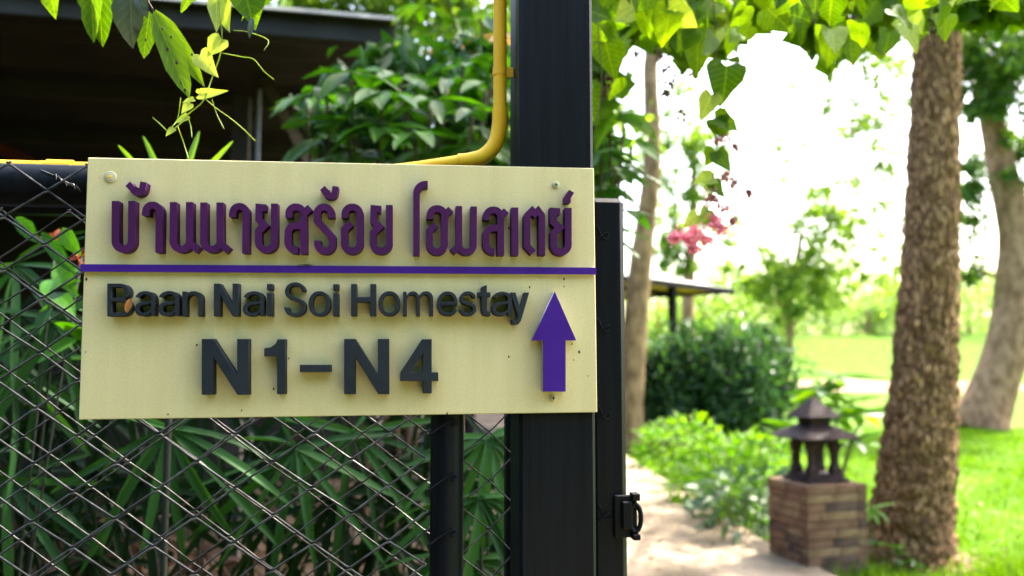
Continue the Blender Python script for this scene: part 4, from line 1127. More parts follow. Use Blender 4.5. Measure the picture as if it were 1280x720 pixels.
a_, b_ = shed_M.inverted() @ P(318, 78, 5.4), shed_M.inverted() @ P(392, 212, 5.0)
MB().tube([a_, b_], 0.045, 4).put('brace', shed, M['strut'], shed_M)
a_, b_ = shed_M.inverted() @ P(-40, 168, 5.6), shed_M.inverted() @ P(62, 214, 5.5)
MB().tube([a_, b_], 0.035, 4).put('handrail', shed, M['red_beam'], shed_M)

# ================================================================== VINES NEAR THE LENS
vl = thing('vine', 'yellow-green vine with tendrils hanging before the dark shed roof', 'vine', P(262, -120, 1.15))
def path_px(pts, Y): return [P(x, y, Y + 0.012 * math.sin(i * 1.7)) for i, (x, y) in enumerate(pts)]
YV = 1.15
MB().tube(bez(path_px([(262, -140), (270, -60), (273, -5), (277, 35), (276, 65), (264, 100), (254, 126), (236, 142), (225, 155), (210, 166)], YV), 4), 0.0009, 6).put('stem', vl, M['vine_y'], Matrix(), True)
MB().tube(bez(path_px([(262, -140), (215, -60), (186, -8), (191, 12)], YV), 4), 0.0012, 6).put('stem', vl, M['twig_brown'], Matrix(), True)
MB().tube(bez(path_px([(262, -140), (120, -80), (60, -30)], YV), 4), 0.0012, 6).put('stem', vl, M['twig_brown'], Matrix(), True)
for pts in ([(292, 38), (310, 40), (335, 50), (330, 63)], [(276, 66), (302, 71), (317, 74), (330, 89), (342, 99)], [(257, 124), (270, 135), (287, 147), (305, 162), (319, 176)], [(265, 124), (271, 143), (280, 161)], [(226, 122), (222, 148), (214, 160)], [(208, 163), (200, 155), (191, 147)], [(222, 157), (230, 180), (236, 200)], [(234, 144), (238, 156), (240, 172)]):
    MB().tube(bez(path_px(pts, YV - 0.01), 4), 0.00065, 5).put('tendril', vl, M['vine_y'], Matrix(), True)
for (kind, bx, by, tx, ty, wpx, dz) in (
    ('vine', 61, -28, 66, 21, 34, 0), ('vine_oval', 118, -30, 112, 50, 30, 0.0), ('vine_oval', 124, -30, 126, 55, 32, 0.012), ('grey', 164, -22, 160, 51, 40, -0.01), ('grey', 172, -12, 182, 18, 16, -0.012),
    ('vine_oval', 187, 14, 179, 73, 24, 0.01), ('vine_oval', 192, 14, 236, 122, 34, 0.0), ('vine_oval', 194, 12, 256, 103, 27, 0.012), ('vine_y', 271, -6, 270, 40, 26, 0), ('vine_y', 276, -4, 286, 38, 28, 0.004),
    ('vine_y', 277, 49, 258, 69, 27, 0), ('vine_y', 250, 68, 272, 94, 26, 0), ('vine_y', 249, 118, 284, 112, 15, 0), ('vine_y', 238, 130, 226, 141, 13, 0), ('vine_y', 234, 145, 219, 154, 11, 0), ('vine_y', 217, 161, 207, 170, 9, 0), ('vine_y', 242, 124, 228, 128, 8, 0),
    ('vine', 250, -18, 224, 13, 34, 0.01), ('vine', 300, -35, 318, 33, 62, 0.01), ('vine', 338, -25, 300, 22, 46, 0.02), ('vine', 30, -60, 20, -12, 40, 0), ('vine', 95, -60, 85, -8, 36, 0), ('vine_oval', 100, -16, 104, 10, 12, 0.02), ('grey', 316, 22, 312, 46, 8, -0.005)):
    leaf(vl, kind, P(bx, by, YV + dz), P(tx, ty, YV + dz - 0.006), wpx / F_PX * (YV + dz), (0.15, -1, 0.25), 0.16)
# insect holes in the long leaf: dark gaps are small notches of dry tissue
for (px, py, r) in ((209, 62, 2.2), (214, 46, 1.6), (208, 88, 1.8), (219, 93, 1.8), (221, 78, 2.0), (226, 104, 1.6), (231, 113, 2.0), (182, 50, 1.4), (203, 36, 1.5), (240, 68, 1.5)):
    c = P(px, py, YV - 0.004)
    MB().lathe([(r / F_PX * YV, 0), (r / F_PX * YV * 0.7, 0.0008)], 7, Matrix.Translation(c) @ Matrix.Rotation(math.pi / 2, 4, 'X') @ Matrix.Scale(1.5, 4, (0, 1, 0))).put('bite_mark', vl, M['dirt_speck'], Matrix())

V, T = cloud([((-1.0, 2.1, 2.85), (0.85, 0.5, 0.12), 1700), ((-2.0, 2.1, 2.85), (0.7, 0.5, 0.12), 900)], 0.095, 0.85, 14, 0.3)  # unseen vine canopy over the bed, added to keep sky off the palms
tag(put('overhead_shade_foliage', np_mesh('overhead_shade_foliage', V, T), vl, Matrix(), M['crown_dark']), kind='stuff')
vr = thing('vine', 'coral vine canopy with heart leaves and pink blossom hanging beyond the post', 'vine', P(1000, -200, 1.9))
prx = [730, 745, 760, 775, 790, 800, 830, 860, 880, 900, 915, 930, 960, 1000, 1030, 1060, 1090, 1130, 1150, 1180, 1215, 1260, 1330]
pry = [190, 165, 150, 80, 40, 45, 62, 95, 105, 85, 60, 42, 32, 44, 90, 84, 40, 52, 52, 34, 24, 22, 30]
# main stems
for k, pts in enumerate(([(640, -60, 1.5), (760, -30, 1.7), (900, -20, 1.85), (1040, -10, 1.9), (1200, -30, 1.8), (1380, -40, 1.9)], [(700, -120, 1.9), (880, -60, 2.1), (1060, -50, 2.0), (1330, -80, 2.2)], [(742, -60, 1.6), (748, 40, 1.62), (752, 110, 1.62), (744, 160, 1.6)], [(1010, -30, 1.9), (1015, 20, 1.9), (1035, 60, 1.88)], [(1155, -30, 1.85), (1162, 20, 1.85), (1168, 55, 1.85), (1164, 82, 1.86)])):
    MB().tube(bez([P(x, y, Y) for x, y, Y in pts], 5), 0.0022 if k < 2 else 0.0012, 6).put('stem', vr, M['twig_brown'], Matrix(), True)
STR = [(888, -40), (893, 20), (895, 60), (891, 110), (894, 150), (895, 190), (892, 225), (889, 250), (880, 272), (868, 288)]
MB().tube(bez([P(x, y, 1.78) for x, y in STR], 5), 0.0013, 6).put('stem', vr, M['twig_brown'], Matrix(), True)
n = 0
while n < 268:
    px = random.uniform(732, 1310) if n % 4 else random.uniform(738, 920)
    lim = np.interp(px, prx, pry)
    py = lim - (random.random() ** 1.2) * (lim + 75)
    Y = random.uniform(1.45, 2.35)
    wpx = random.uniform(28, 48)
    s = wpx / F_PX * Y
    L = s * random.uniform(0.92, 1.12)
    tip = P(px, py, Y)
    d = Vector((random.gauss(0, 0.75), random.gauss(0, 0.6), -1)).normalized()
    leaf(vr, 'vine_y' if random.random() < 0.07 else 'vine', tip - d * L, tip, s, (random.gauss(0, .6), -1, random.gauss(0.2, .7)), 0.4)
    n += 1
for (kind, bx, by, tx, ty, wpx) in (('vine', 908, 82, 906, 131, 56), ('vine', 872, 36, 873, 96, 46), ('vine', 893, 147, 925, 165, 32), ('vine', 893, 150, 905, 172, 34), ('vine_y', 890, 118, 875, 150, 30), ('vine', 895, 190, 914, 215, 28), ('vine', 893, 188, 884, 206, 24), ('vine_y', 892, 222, 868, 228, 24), ('vine', 890, 228, 908, 245, 22), ('vine_y', 885, 262, 876, 280, 18), ('vine_y', 872, 268, 854, 284, 20), ('vine', 1040, 40, 1035, 84, 40), ('vine', 1062, 42, 1066, 84, 34), ('vine_y', 1130, 32, 1146, 66, 36), ('vine', 1112, 40, 1106, 68, 30), ('vine', 1180, 20, 1186, 50, 34)):
    leaf(vr, kind, P(bx, by, 1.78), P(tx, ty, 1.77), wpx / F_PX * 1.78, (0.1, -1, 0.2), 0.12)
for tx, ty in ((842, 297), (852, 300), (893, 276), (868, 314), (900, 287), (885, 302)):
    MB().tube(bez([P(884, 264, 1.78), P((884 + tx) / 2 + 2, (264 + ty) / 2 - 5, 1.775), P(tx, ty, 1.78)], 4), 0.0006, 5).put('spray', vr, M['pink_stalk'], Matrix(), True)
for (ax_, ay_), tx, ty in (((892, 225), 920, 230), ((889, 245), 905, 260), ((889, 245), 938, 242), ((884, 264), 918, 279), ((894, 160), 922, 186), ((905, 260), 937, 241)):
    MB().tube(bez([P(ax_, ay_, 1.78), P((ax_ + tx) / 2, (ay_ + ty) / 2 - 4, 1.775), P(tx, ty, 1.78)], 4), 0.0005, 5).put('spray', vr, M['pink_stalk'], Matrix(), True)
for (ax_, ay_), tx, ty in (((812, -20), 822, 75), ((822, 60), 832, 120), ((835, 0), 838, 108), ((868, 20), 868, 104), ((893, 120), 840, 143), ((756, 30), 757, 126), ((800, 10), 795, 70), ((1070, -10), 1072, 60), ((1062, -10), 1062, 34), ((1166, 10), 1165, 52), ((842, -20), 842, 28)):
    MB().tube(bez([P(ax_, ay_, 1.8), P((ax_ + tx) / 2 + 2, (ay_ + ty) / 2, 1.795), P(tx, ty, 1.8)], 4), 0.0006, 5).put('spray', vr, M['twig_brown'], Matrix(), True)
def blossoms(name, spots, mat, Y, per, size):
    for (px, py, rx, ry) in spots:
        c = P(px, py, Y)
        s = Y / F_PX
        V, T = cloud([((0, 0, 0), (rx * s, rx * s * 0.6, ry * s), per)], size, 0.75, clump=3, spread=0.5)
        me = np_mesh(name, V + np.array(c), T)
        o = tag(put(name, me, vr, Matrix(), mat), kind='stuff')
blossoms('blossom_cluster', ((848, 296, 11, 6), (862, 300, 10, 8), (872, 292, 7, 12), (885, 300, 8, 6), (893, 276, 7, 7), (900, 286, 6, 5), (868, 312, 5, 6), (842, 297, 6, 4)), M['pink'], 1.78, 90, 0.0105)
blossoms('blossom_cluster', ((886, 250, 5, 14), (893, 246, 5, 10), (905, 259, 9, 4), (908, 222, 6, 6), (918, 228, 5, 5), (937, 242, 3, 4), (917, 278, 4, 4), (902, 176, 8, 5), (920, 184, 5, 3), (936, 240, 2, 3)), M['pink_brown'], 1.78, 45, 0.0100)
for (px, py, rx, ry) in ((822, 68, 8, 8), (830, 92, 9, 10), (838, 104, 5, 8), (868, 98, 4, 10), (832, 116, 5, 5), (758, 112, 4, 16), (762, 97, 4, 6), (855, 143, 14, 3), (1062, 28, 6, 8), (1072, 58, 5, 5), (1165, 40, 4, 12), (795, 68, 5, 5), (842, 20, 5, 10)):
    blossoms('dry_seed_cluster', ((px, py, rx, ry),), M['dry'], 1.8, 30, 0.010)
bl = []
for x in np.arange(735, 1330, 22):
    lim = float(np.interp(x, prx, pry))
    for q in range(3):
        yy = lim * (0.62 - 0.5 * q) - 8
        bl.append((P(x + random.uniform(-10, 10), yy, 2.35 + 0.25 * q), (.05, .10, max(.03, lim * .16 / 1050 * 2.4)), int(12 + lim * 0.13)))
V, T = cloud(bl, 0.085, 0.9, 3, hang=.5, spread=0.35)
tag(put('inner_leaves', np_mesh('inner_leaves', V, T), vr, Matrix(), M['vine_mass']), kind='stuff')
# the canopy goes on unseen above the frame, placed to shade the vine
V, T = cloud([((1.15, 2.4, 3.05), (0.85, 0.6, 0.2), 420)], 0.085, 0.85, 14, 0.5)
cm = M['crown_dark']
tag(put('overhead_shade_foliage', np_mesh('overhead_shade_foliage', V, T), vr, Matrix(), cm), kind='stuff')

# ================================================================== PATH SIDE: shrubs, pillar, lantern, trees
def path_shrub(label, base, h, r, n, kind, L, wd, grp='leafy shrubs along the path'):
    x, y = base
    t = thing('path_shrub', label, 'shrub', (x, y, GZ), 0, grp)
    for k in range(6):
        a = k * 1.05 + random.uniform(-.3, .3)
        MB().tube(bez([(x + .03 * math.cos(a), y + .03 * math.sin(a), GZ - 0.02), (x + r * .4 * math.cos(a), y + r * .4 * math.sin(a), GZ + h * .5), (x + r * .75 * math.cos(a), y + r * .75 * math.sin(a), GZ + h * .9)], 3), 0.006, 5).put('stem', t, M['twig'], Matrix(), True)
    for i in range(n):
        d = rvec(); 
        if d.z < -0.5: d.z = -d.z
        q = random.uniform(0.45, 1) ** 0.6
        c = Vector((x + d.x * r * q, y + d.y * r * q, GZ + h * (0.42 + 0.55 * d.z * q)))
        o = Vector((d.x, d.y, d.z * 0.5 + 0.1)) + rvec() * 0.5
        o.normalize()
        l = L * random.uniform(0.65, 1.25)
        leaf(t, kind, c, c + o * l + Vector((0, 0, -0.2 * l)), wd * l / L, (o.x * .4, o.y * .4 - 0.2, 1), 0.35)
    return t
rowspec = [  # px of centre foot, world y, height, radius, label
    (832, 10.4, 0.62, 0.42, 'bright leafy shrub at the far end of the row, touching the pale trunk'),
    (862, 9.5, 0.86, 0.40, 'tallest bright shrub of the row along the path'),
    (893, 8.8, 0.66, 0.42, 'rounded bright shrub in the middle of the row along the path'),
    (925, 9.6, 0.66, 0.50, 'broad bright shrub behind the row, against the dark palm thicket'),
    (880, 7.9, 0.50, 0.36, 'low bright shrub spilling over the path edge'),
    (922, 7.4, 0.70, 0.36, 'bright shrub just beyond the dark broad-leaved one'),
    (965, 8.4, 0.72, 0.42, 'bright shrub standing directly behind the stone lantern'),
    (838, 11.8, 0.60, 0.5, 'small far shrub behind the row, beside the pale trunk'),
]
for (px, y, h, r, lab) in rowspec:
    x = P(px, 500, y).x
    path_shrub(lab, (x, y), h, r, 150, 'shrub', 0.125, 0.062)
path_shrub('dark broad-leaved shrub touching the shaded side of the brick pillar', (P(930, 600, 6.55).x, 6.55), 0.60, 0.36, 95, 'shrub_dark', 0.19, 0.07)
path_shrub('low dark shrub at the path edge before the brick pillar', (P(915, 600, 6.9).x - 0.02, 6.95), 0.42, 0.30, 80, 'shrub_dark', 0.15, 0.06)

# tall plant with long leaves behind the lantern
tp = thing('tall_plant', 'tall plant with long arching leaves rising behind the lantern', 'plant', P(1030, 560, 6.6).xy.to_3d() + Vector((0, 0, GZ)))
tb_ = P(1030, 560, 6.6)
for (sx_, sy_, n_) in ((1026, 484, 11), (1048, 505, 10), (1006, 530, 8), (1066, 540, 9), (1050, 468, 9), (1078, 515, 7)):
    c = P(sx_, sy_, 6.55)
    MB().tube(bez([(tb_.x, tb_.y, GZ - .02), ((tb_.x + c.x) / 2, 6.58, (GZ + c.z) / 2 + 0.05), c], 5), 0.008, 6).put('stem', tp, M['twig'], Matrix(), True)
    for i in range(n_):
        a = 2 * math.pi * i / n_ + random.uniform(-.3, .3)
        d = Vector((math.cos(a), math.sin(a) * 0.8, random.uniform(-0.05, 0.75)))
        b0 = c - Vector((0, 0, random.uniform(0, 0.10)))
        l = random.uniform(0.24, 0.40)
        leaf(tp, 'lance' if random.random() < 0.75 else 'shrub_dark', b0, b0 + d.normalized() * l + Vector((0, 0, -0.2 * l)), 0.075, Vector((0, -0.7, 0.8)) + d * .2, 0.25)
# little weeds at the trunk foot
wd_ = thing('weed', 'small dark weed sprouting against the foot of the rough trunk', 'weed', P(1120, 690, 5.75))
wb = P(1120, 690, 5.75); wb.z = GZ
for k in range(5):
    c = wb + Vector((random.uniform(-.16, .16), random.uniform(-.12, .08), random.uniform(.08, .26)))
    MB().tube(bez([wb + (c - wb) * 0.2, wb.lerp(c, .6) + Vector((0, 0, .02)), c], 3), 0.004, 5).put('stem', wd_, M['twig'], Matrix(), True)
    for i in range(6):
        v = rvec(); v.z = abs(v.z) * .4; leaf(wd_, 'shrub_dark' if i % 2 else 'shrub', c, c + v * random.uniform(.07, .12), .035, (0, -.3, 1), .3)
w2 = thing('weed', 'two-leaved seedling between the brick pillar and the rough trunk', 'weed', P(1095, 690, 5.7))
wb = P(1092, 690, 5.7); wb.z = GZ
MB().tube(bez([wb, wb + Vector((0, 0, .15)), P(1090, 634, 5.65)], 4), 0.004, 5).put('stem', w2, M['twig'], Matrix(), True)
for (tx, ty) in ((1118, 627), (1114, 644), (1085, 650), (1100, 655)):
    leaf(w2, 'blade', P(1088, 636, 5.65), P(tx, ty, 5.6), 0.035, (0, -.4, 1), .1)

# brick pillar
AL = R(14.8); PS = 0.457
pc0 = Vector((0, 0, 0)); q_ = P(1007.5, 608, 5.5); pc0 = Vector((q_.x, q_.y, GZ)); PZ = q_.z
pill = thing('brick_pillar', 'low square pillar of thin rough bricks beside the path', 'pillar', pc0 + Vector((math.cos(AL) - math.sin(AL), math.sin(AL) + math.cos(AL), 0)) * PS / 2, AL)
h_ = PS / 2
MB().box(-h_ + .05, h_ - .05, -h_ + .05, h_ - .05, -0.04, PZ - GZ - 0.03).put('mortar_core', pill, M['mortar'])
NC = 11
ch_ = (PZ - GZ) / NC
bmesh_cache = {}
def brick_mesh(mk, ln):
    key = (mk, ln)
    if key not in bmesh_cache:
        me = MB().box(-ln / 2, ln / 2, -0.035, 0.035, -ch_ / 2 + 0.0022, ch_ / 2 - 0.0022, 0.004).mesh('brick')
        me.materials.append(M[mk]); bmesh_cache[key] = me
    return bmesh_cache[key]
rnd = random.Random(5)
for c in range(NC):
    z = ch_ * (c + 0.5)
    cuts = [(0.26, 0.2), (0.17, 0.29), (0.40,), (0.23, 0.23), (0.12, 0.33)][(c * 2) % 5]
    ext = 0.012 if c < 2 else 0.0
    for side in range(4):
        # side bricks run from one corner up to the next side's brick end: lengths leave the corner overlap to the next side
        tot = PS - 0.07
        ls = [tot * k / sum(cuts) for k in (cuts if (c + side) % 3 else cuts[::-1])]
        u = -h_
        for L in ls:
            L = round(L, 3)
            mk = rnd.choices(['brick_a', 'brick_b', 'brick_c'], (5, 4, 2) if c > 1 else (3, 0, 5))[0]
            off = rnd.uniform(-0.004, 0.005) + ext
            Mx = WM[pill] @ Matrix.Rotation(side * math.pi / 2, 4, 'Z') @ Matrix.Translation((u + L / 2, -h_ + 0.035 - off, z)) @ Matrix.Rotation(rnd.uniform(-.008, .008), 4, 'Z') @ Matrix.Scale(1 - 0.004 / L, 4, (1, 0, 0))
            put('brick', brick_mesh(mk, L), pill, Mx)
            u += L
# capping tiles
for i in range(2):
    for j in range(2):
        MB().box(-h_ + .07 + i * .1585 + .001, -h_ + .07 + (i + 1) * .1585 - .001, -h_ + .07 + j * .1585 + .001, -h_ + .07 + (j + 1) * .1585 - .001, PZ - GZ - .03, PZ - GZ - 0.001 - .002 * ((i + j) % 2), .003).put('brick', pill, M['brick_b'])

# lantern on the pillar
ctr = pill.matrix_basis.translation
lan = thing('garden_lantern', 'dark wooden pagoda lantern with two tiled roofs on the brick pillar', 'lantern', (ctr.x, ctr.y, PZ), AL)
def sq(s): return s / math.sqrt(2) * 1.0
def square_lathe(prof, nm, mat, parent=lan):
    return MB().lathe([(s / 2 * math.sqrt(2), z) for s, z in prof], 4, None, math.pi / 4).put(nm, parent, mat)
square_lathe([(.305, 0.001), (.305, .022), (.295, .026), (.265, .028), (.265, .048), (.258, .052)], 'base_plate', M['lantern'])
zp0, zp1 = .052, .255
for i in (-1, 1):
    for j in (-1, 1):
        px_, py_ = i * .088, j * .088
        lg = MB()
        w0 = .026
        lg.lathe([(w0 * 1.7, zp0), (w0 * 1.7, zp0 + .03), (w0 * 1.15, zp0 + .06), (w0 * 1.15, zp1 - .07), (w0 * 1.8, zp1 - .02), (w0 * 1.9, zp1)], 4, Matrix.Translation((px_, py_, 0)), math.pi / 4)
        lg.put('post', lan, M['lantern'])
for (x0, x1, y0, y1) in ((-.112, .112, -.112, -.064), (-.112, .112, .064, .112), (-.112, -.064, -.063, .063), (.064, .112, -.063, .063)):
    MB().box(x0, x1, y0, y1, zp1 + .0005, zp1 + .032, .002).put('beam', lan, M['lantern'])
def stepped_roof(s0, s1, z0, z1, k, nm):
    prof = [(s0 * .96, z0 - .012), (s0, z0 - .010)]
    for i in range(k):
        a_ = s0 + (s1 - s0) * i / k; b_ = s0 + (s1 - s0) * (i + 1) / k
        za, zb_ = z0 + (z1 - z0) * i / k, z0 + (z1 - z0) * (i + 1) / k
        prof += [(a_, za), (b_ + .004, zb_ - .004), (b_ + .004, zb_)]
    prof.append((s1, z1))
    return square_lathe(prof, nm, M['lantern'])
stepped_roof(.43, .15, zp1 + .043, zp1 + .125, 6, 'lower_roof')
square_lathe([(.145, zp1 + .1255), (.145, zp1 + .168)], 'neck', M['lantern'])
stepped_roof(.250, .012, zp1 + .178, zp1 + .308, 6, 'upper_roof')
# dead leaf on the lower roof
dl = tag(put('fallen_leaf', LV['palm_dead'][0], None, Matrix.Translation(P(1030, 549, 5.6)) @ Matrix.Rotation(.6, 4, 'X') @ Matrix.Scale(.05, 4)), 'curled tan leaf lying on the lower roof of the lantern', 'leaf')

# trees ------------------------------------------------------------
def px_line(spec, Y):
    pts = [P(x, y, Y) for x, y, w_ in spec]
    return pts, [w_ / 2 / F_PX * Y for x, y, w_ in spec]
def tree(label, spec, Y, mat, crown_blobs, leaf_size, leaf_mat, branches=(), grp=None, limbs=(), **k):
    pts, rad = px_line(spec, Y)
    pts[0].z = GZ - 0.05
    t = thing('tree', label, 'tree', (pts[0].x, pts[0].y, GZ), 0, grp)
    trunk(t, pts, rad, mat, **k)
    for (b, r0, r1) in limbs:
        MB().tube(bez(b, 6), list(np.linspace(r0, r1, 6 * (len(b) - 1) + 1)), 8).put('branch', t, mat, Matrix(), True)
    if crown_blobs:
        c_ = foliage('crown', t, crown_blobs, leaf_size, leaf_mat, **dict(clump=45))
    return t
mt = tree('rough-barked tree with thick scaly trunk rising beside the brick pillar',
     [(1136, 700, 108), (1139, 660, 97), (1145, 600, 90), (1153, 500, 79), (1159, 400, 71), (1165, 250, 62), (1170, 100, 57), (1172, 0, 55), (1172, -120, 52), (1168, -330, 46), (1160, -520, 36)],
     6.15, M['bark_main'],
     [((4.0, 2.8, 6.3), (1.5, 1.6, .8), 2600), ((2.0, 4.6, 5.6), (.9, .7, .5), 900), ((3.0, 6.2, 6.2), (2.0, 2.0, 1.0), 2600), ((1.6, 5.2, 6.0), (1.5, 1.5, .8), 1900), ((4.4, 7.2, 6.6), (1.3, 1.3, .8), 1200), ((4.9, 9.6, 7.2), (1.2, 2.4, .7), 1000), ((2.3, 7.6, 6.6), (1.2, 1.4, .7), 900)], 0.15, M['crown_dark'],  # crown out of view, blobs placed to shade fence front, bed and path
     limbs=[([P(1170, -200, 6.15), P(1040, -420, 6.0), P(820, -560, 5.6)], .13, .04), ([P(1168, -260, 6.15), P(1260, -480, 6.6), P(1400, -600, 7.2)], .11, .03), ([P(1172, -90, 6.3), P(1120, -40, 7.5), P(1085, 40, 8.6), P(1078, 120, 9.2)], .05, .012)],
     n=72, rows=190, amp=0.13, scale=17.0, vor=True, flare=0.14)
# hanging sprays of the rough tree, thin leaves against the sky
foliage('foliage', mt, [(P(1078, 80, 9), (.5, .5, .42), 520), (P(1062, 150, 9.2), (.36, .4, .28), 240), (P(1112, 215, 9.4), (.3, .4, .36), 260), (P(1100, 150, 9.4), (.3, .4, .36), 180), (P(1040, 110, 9), (.22, .3, .3), 90), (P(1070, 250, 9.4), (.2, .3, .3), 70), (P(1085, 140, 9), (.25, .4, .2), 70), (P(1125, 290, 9.5), (.12, .3, .3), 40), (P(1035, 235, 9.6), (.3, .3, .25), 160), (P(1090, 270, 9.6), (.3, .3, .3), 200), (P(1120, 360, 9.6), (.2, .3, .3), 140), (P(985, 190, 9.6), (.2, .3, .2), 70), (P(1115, 60, 9.2), (.3, .3, .4), 220), (P(1020, 170, 9.6), (.3, .3, .25), 120), (P(1010, 100, 9.2), (.22, .3, .22), 70), (P(1110, 330, 9.6), (.22, .3, .2), 70), (P(1050, 300, 9.6), (.2, .3, .2), 60), (P(1130, 130, 9.5), (.2, .3, .3), 70)], 0.09, M['far_mid'], clump=14)
for a_, b_ in (((1085, 40), (1062, 150)), ((1085, 60), (1112, 220)), ((1062, 150), (1070, 252)), ((1112, 215), (1126, 300))):
    MB().tube(bez([P(*a_, 9), P((a_[0] + b_[0]) / 2 + 6, (a_[1] + b_[1]) / 2, 9.1), P(*b_, 9.2)], 4), .008, 5).put('branch', mt, M['bark_pale'], Matrix(), True)

rt = tree('smooth pale tree leaning on the lawn behind the rough trunk',
     [(1226, 534, 66), (1231, 515, 62), (1241, 488, 58), (1256, 440, 52), (1267, 380, 47), (1271, 320, 43), (1266, 270, 40), (1254, 220, 35), (1243, 170, 31), (1232, 120, 28), (1220, 80, 26), (1208, 30, 22), (1190, -60, 18)],
     17.3, M['bark_pale'],
     [(P(1240, 70, 16.5), (1.5, 1.3, .95), 2400), (P(1215, 130, 16.5), (.6, .8, .6), 420), (P(1265, 200, 17.8), (.8, .8, .7), 420), (P(1210, 290, 17.8), (.5, .6, .7), 200), (P(1268, 115, 16.5), (.7, .8, .7), 420), (P(1210, 70, 16.5), (.7, .8, .6), 420), (P(1215, 222, 16.8), (.55, .6, .5), 380), (P(1290, 170, 17), (.8, 1, .9), 450), (P(1280, 240, 17), (.5, .6, .5), 160), (P(1215, 350, 17), (.4, .6, .8), 160), (P(1300, 20, 17), (1.5, 1.3, 1.2), 900), (P(1205, 150, 17), (.3, .5, .6), 90)], 0.2, M['crown_dark'],
     limbs=[([P(1240, 170, 17.3), P(1255, 120, 17), P(1275, 80, 16.8)], .14, .04), ([P(1274, 330, 17.3), P(1240, 345, 17.2), P(1212, 330, 17.1)], .06, .02)],
     n=28, rows=70, amp=0.10, scale=1.6, flare=0.12)
lt_ = tree('slim pale trunk standing where the path bends behind the gate leaf',
     [(783, 578, 38), (787, 545, 33), (791, 450, 31), (799, 350, 29), (808, 270, 25), (815, 200, 21), (813, 100, 20), (815, 60, 19), (821, -60, 18), (826, -200, 15)],
     12.9, M['bark_slim'], [(P(826, -300, 12.9), (2.0, 2.0, 1.2), 2200)], 0.17, M['crown_dark'], n=28, rows=90, amp=0.10, scale=5.0, flare=0.1,
     limbs=[([P(815, 80, 12.9), P(850, 40, 12.6), P(900, 10, 12.3)], .07, .02)])
tree('young slender tree with airy light crown on the lawn beyond the dark thicket',
     [(978, 517, 11), (983, 460, 10), (988, 415, 10), (984, 385, 11), (994, 345, 9), (1002, 290, 6)], 21.8, M['bark_young'],
     [(P(990, 350, 21.8), (1.2, 1.2, .6), 1700), (P(1030, 320, 21.8), (.9, .9, .8), 900), (P(955, 365, 21.8), (.7, .8, .4), 420), (P(1020, 270, 21.8), (.8, .7, .7), 620), (P(1000, 390, 21.8), (1.0, .8, .4), 420), (P(1060, 340, 21.8), (.6, .7, .6), 300), (P(960, 320, 21.8), (.6, .7, .6), 240), (P(1050, 290, 21.8), (.8, .8, .8), 560), (P(1095, 330, 22.5), (.8, .8, .9), 380), (P(930, 340, 22), (.6, .8, .6), 260), (P(1000, 235, 22), (.6, .6, .5), 160), (P(1035, 370, 21.8), (.8, .9, .5), 420), (P(975, 330, 21.8), (.5, .6, .5), 200)], 0.165, M['far_mid'],
     limbs=[([P(988, 410, 21.8), P(1010, 385, 21.8), P(1035, 350, 21.7)], .05, .015), ([P(986, 390, 21.8), P(965, 370, 21.8), P(952, 355, 21.9)], .045, .012)], n=14, rows=40, amp=.08, scale=4)
tree('tall airy pale tree seen between the slim trunk and the hanging blossom',
     [(862, 480, 18), (860, 380, 16), (866, 280, 12), (868, 200, 8)], 27, M['bark_pale'],
     [(P(850, 240, 27), (1.2, 1.2, 1.2), 800), (P(850, 170, 27), (1.3, 1.2, .9), 620), (P(885, 200, 27), (1.1, 1.2, 1.2), 420), (P(800, 200, 27), (.8, 1.2, 1.6), 420), (P(905, 290, 27), (.8, 1.2, .9), 360), (P(830, 290, 27), (.8, 1.2, 1.2), 420), (P(920, 190, 27), (.7, 1, .8), 200), (P(840, 330, 27), (.6, 1, .5), 260), (P(850, 310, 27), (.9, 1.2, .9), 360), (P(872, 280, 27), (.8, 1.2, .7), 200), (P(840, 130, 27), (.9, 1, .7), 160)], 0.24, M['far_mid'], n=14, rows=40, amp=.08, scale=4)
tree('leafy tree behind the shed whose light crown glows between roof and pipe',
     [(560, 470, 36), (566, 300, 30), (575, 150, 26), (580, 20, 20), (584, -100, 12)], 9.5, M['bark_pale'],
     [(P(540, 20, 9.5), (.8, .9, .6), 1500), (P(600, 40, 9.5), (.5, .8, .8), 1000), (P(640, 60, 10.5), (.5, .8, 1.0), 900), (P(500, -60, 9.5), (1.2, 1.0, .6), 900), (P(600, 130, 9.5), (.4, .6, .6), 360), (P(700, -40, 9.8), (1.0, 1.0, .6), 500), (P(760, 120, 10), (.5, .6, 1.1), 420), (P(430, -20, 10), (1.4, 1, .5), 1300), (P(430, 8, 9.5), (.7, .5, .22), 700), (P(360, -10, 9.5), (.7, .5, .25), 500)], 0.15, M['far_mid'], n=14, rows=40, amp=.08, scale=4)
# far hedge of trees across the lawn
far = [(925, 368, 70, 4.2, 'far_mid', 'low rounded far tree just right of the pavilion roof tip'), (1082, 382, 74, 3.6, 'far_pale', 'pale round far bush left of the rough trunk'), (1030, 366, 78, 4.6, 'far_pale', 'pale far tree behind the young slender tree'),
       (1118, 374, 76, 3.4, 'far_mid', 'far bush touching the rough trunk'), (1208, 384, 72, 3.8, 'far_pale', 'pale far bush between the two big trunks'), (1222, 352, 80, 3.2, 'far_mid', 'taller thin far tree between the two big trunks'), (1300, 392, 78, 4.2, 'far_mid', 'far tree beyond the leaning pale trunk'),
       (880, 392, 66, 4.4, 'far_mid', 'far tree hidden mostly by the dark thicket'), (1160, 380, 82, 4.6, 'far_pale', 'pale far tree mostly behind the rough trunk'), (820, 388, 68, 4.6, 'far_mid', 'far tree behind the pavilion'), (975, 372, 74, 4.4, 'far_pale', 'pale far bush left of the young slender tree')]
BZ = 3.3
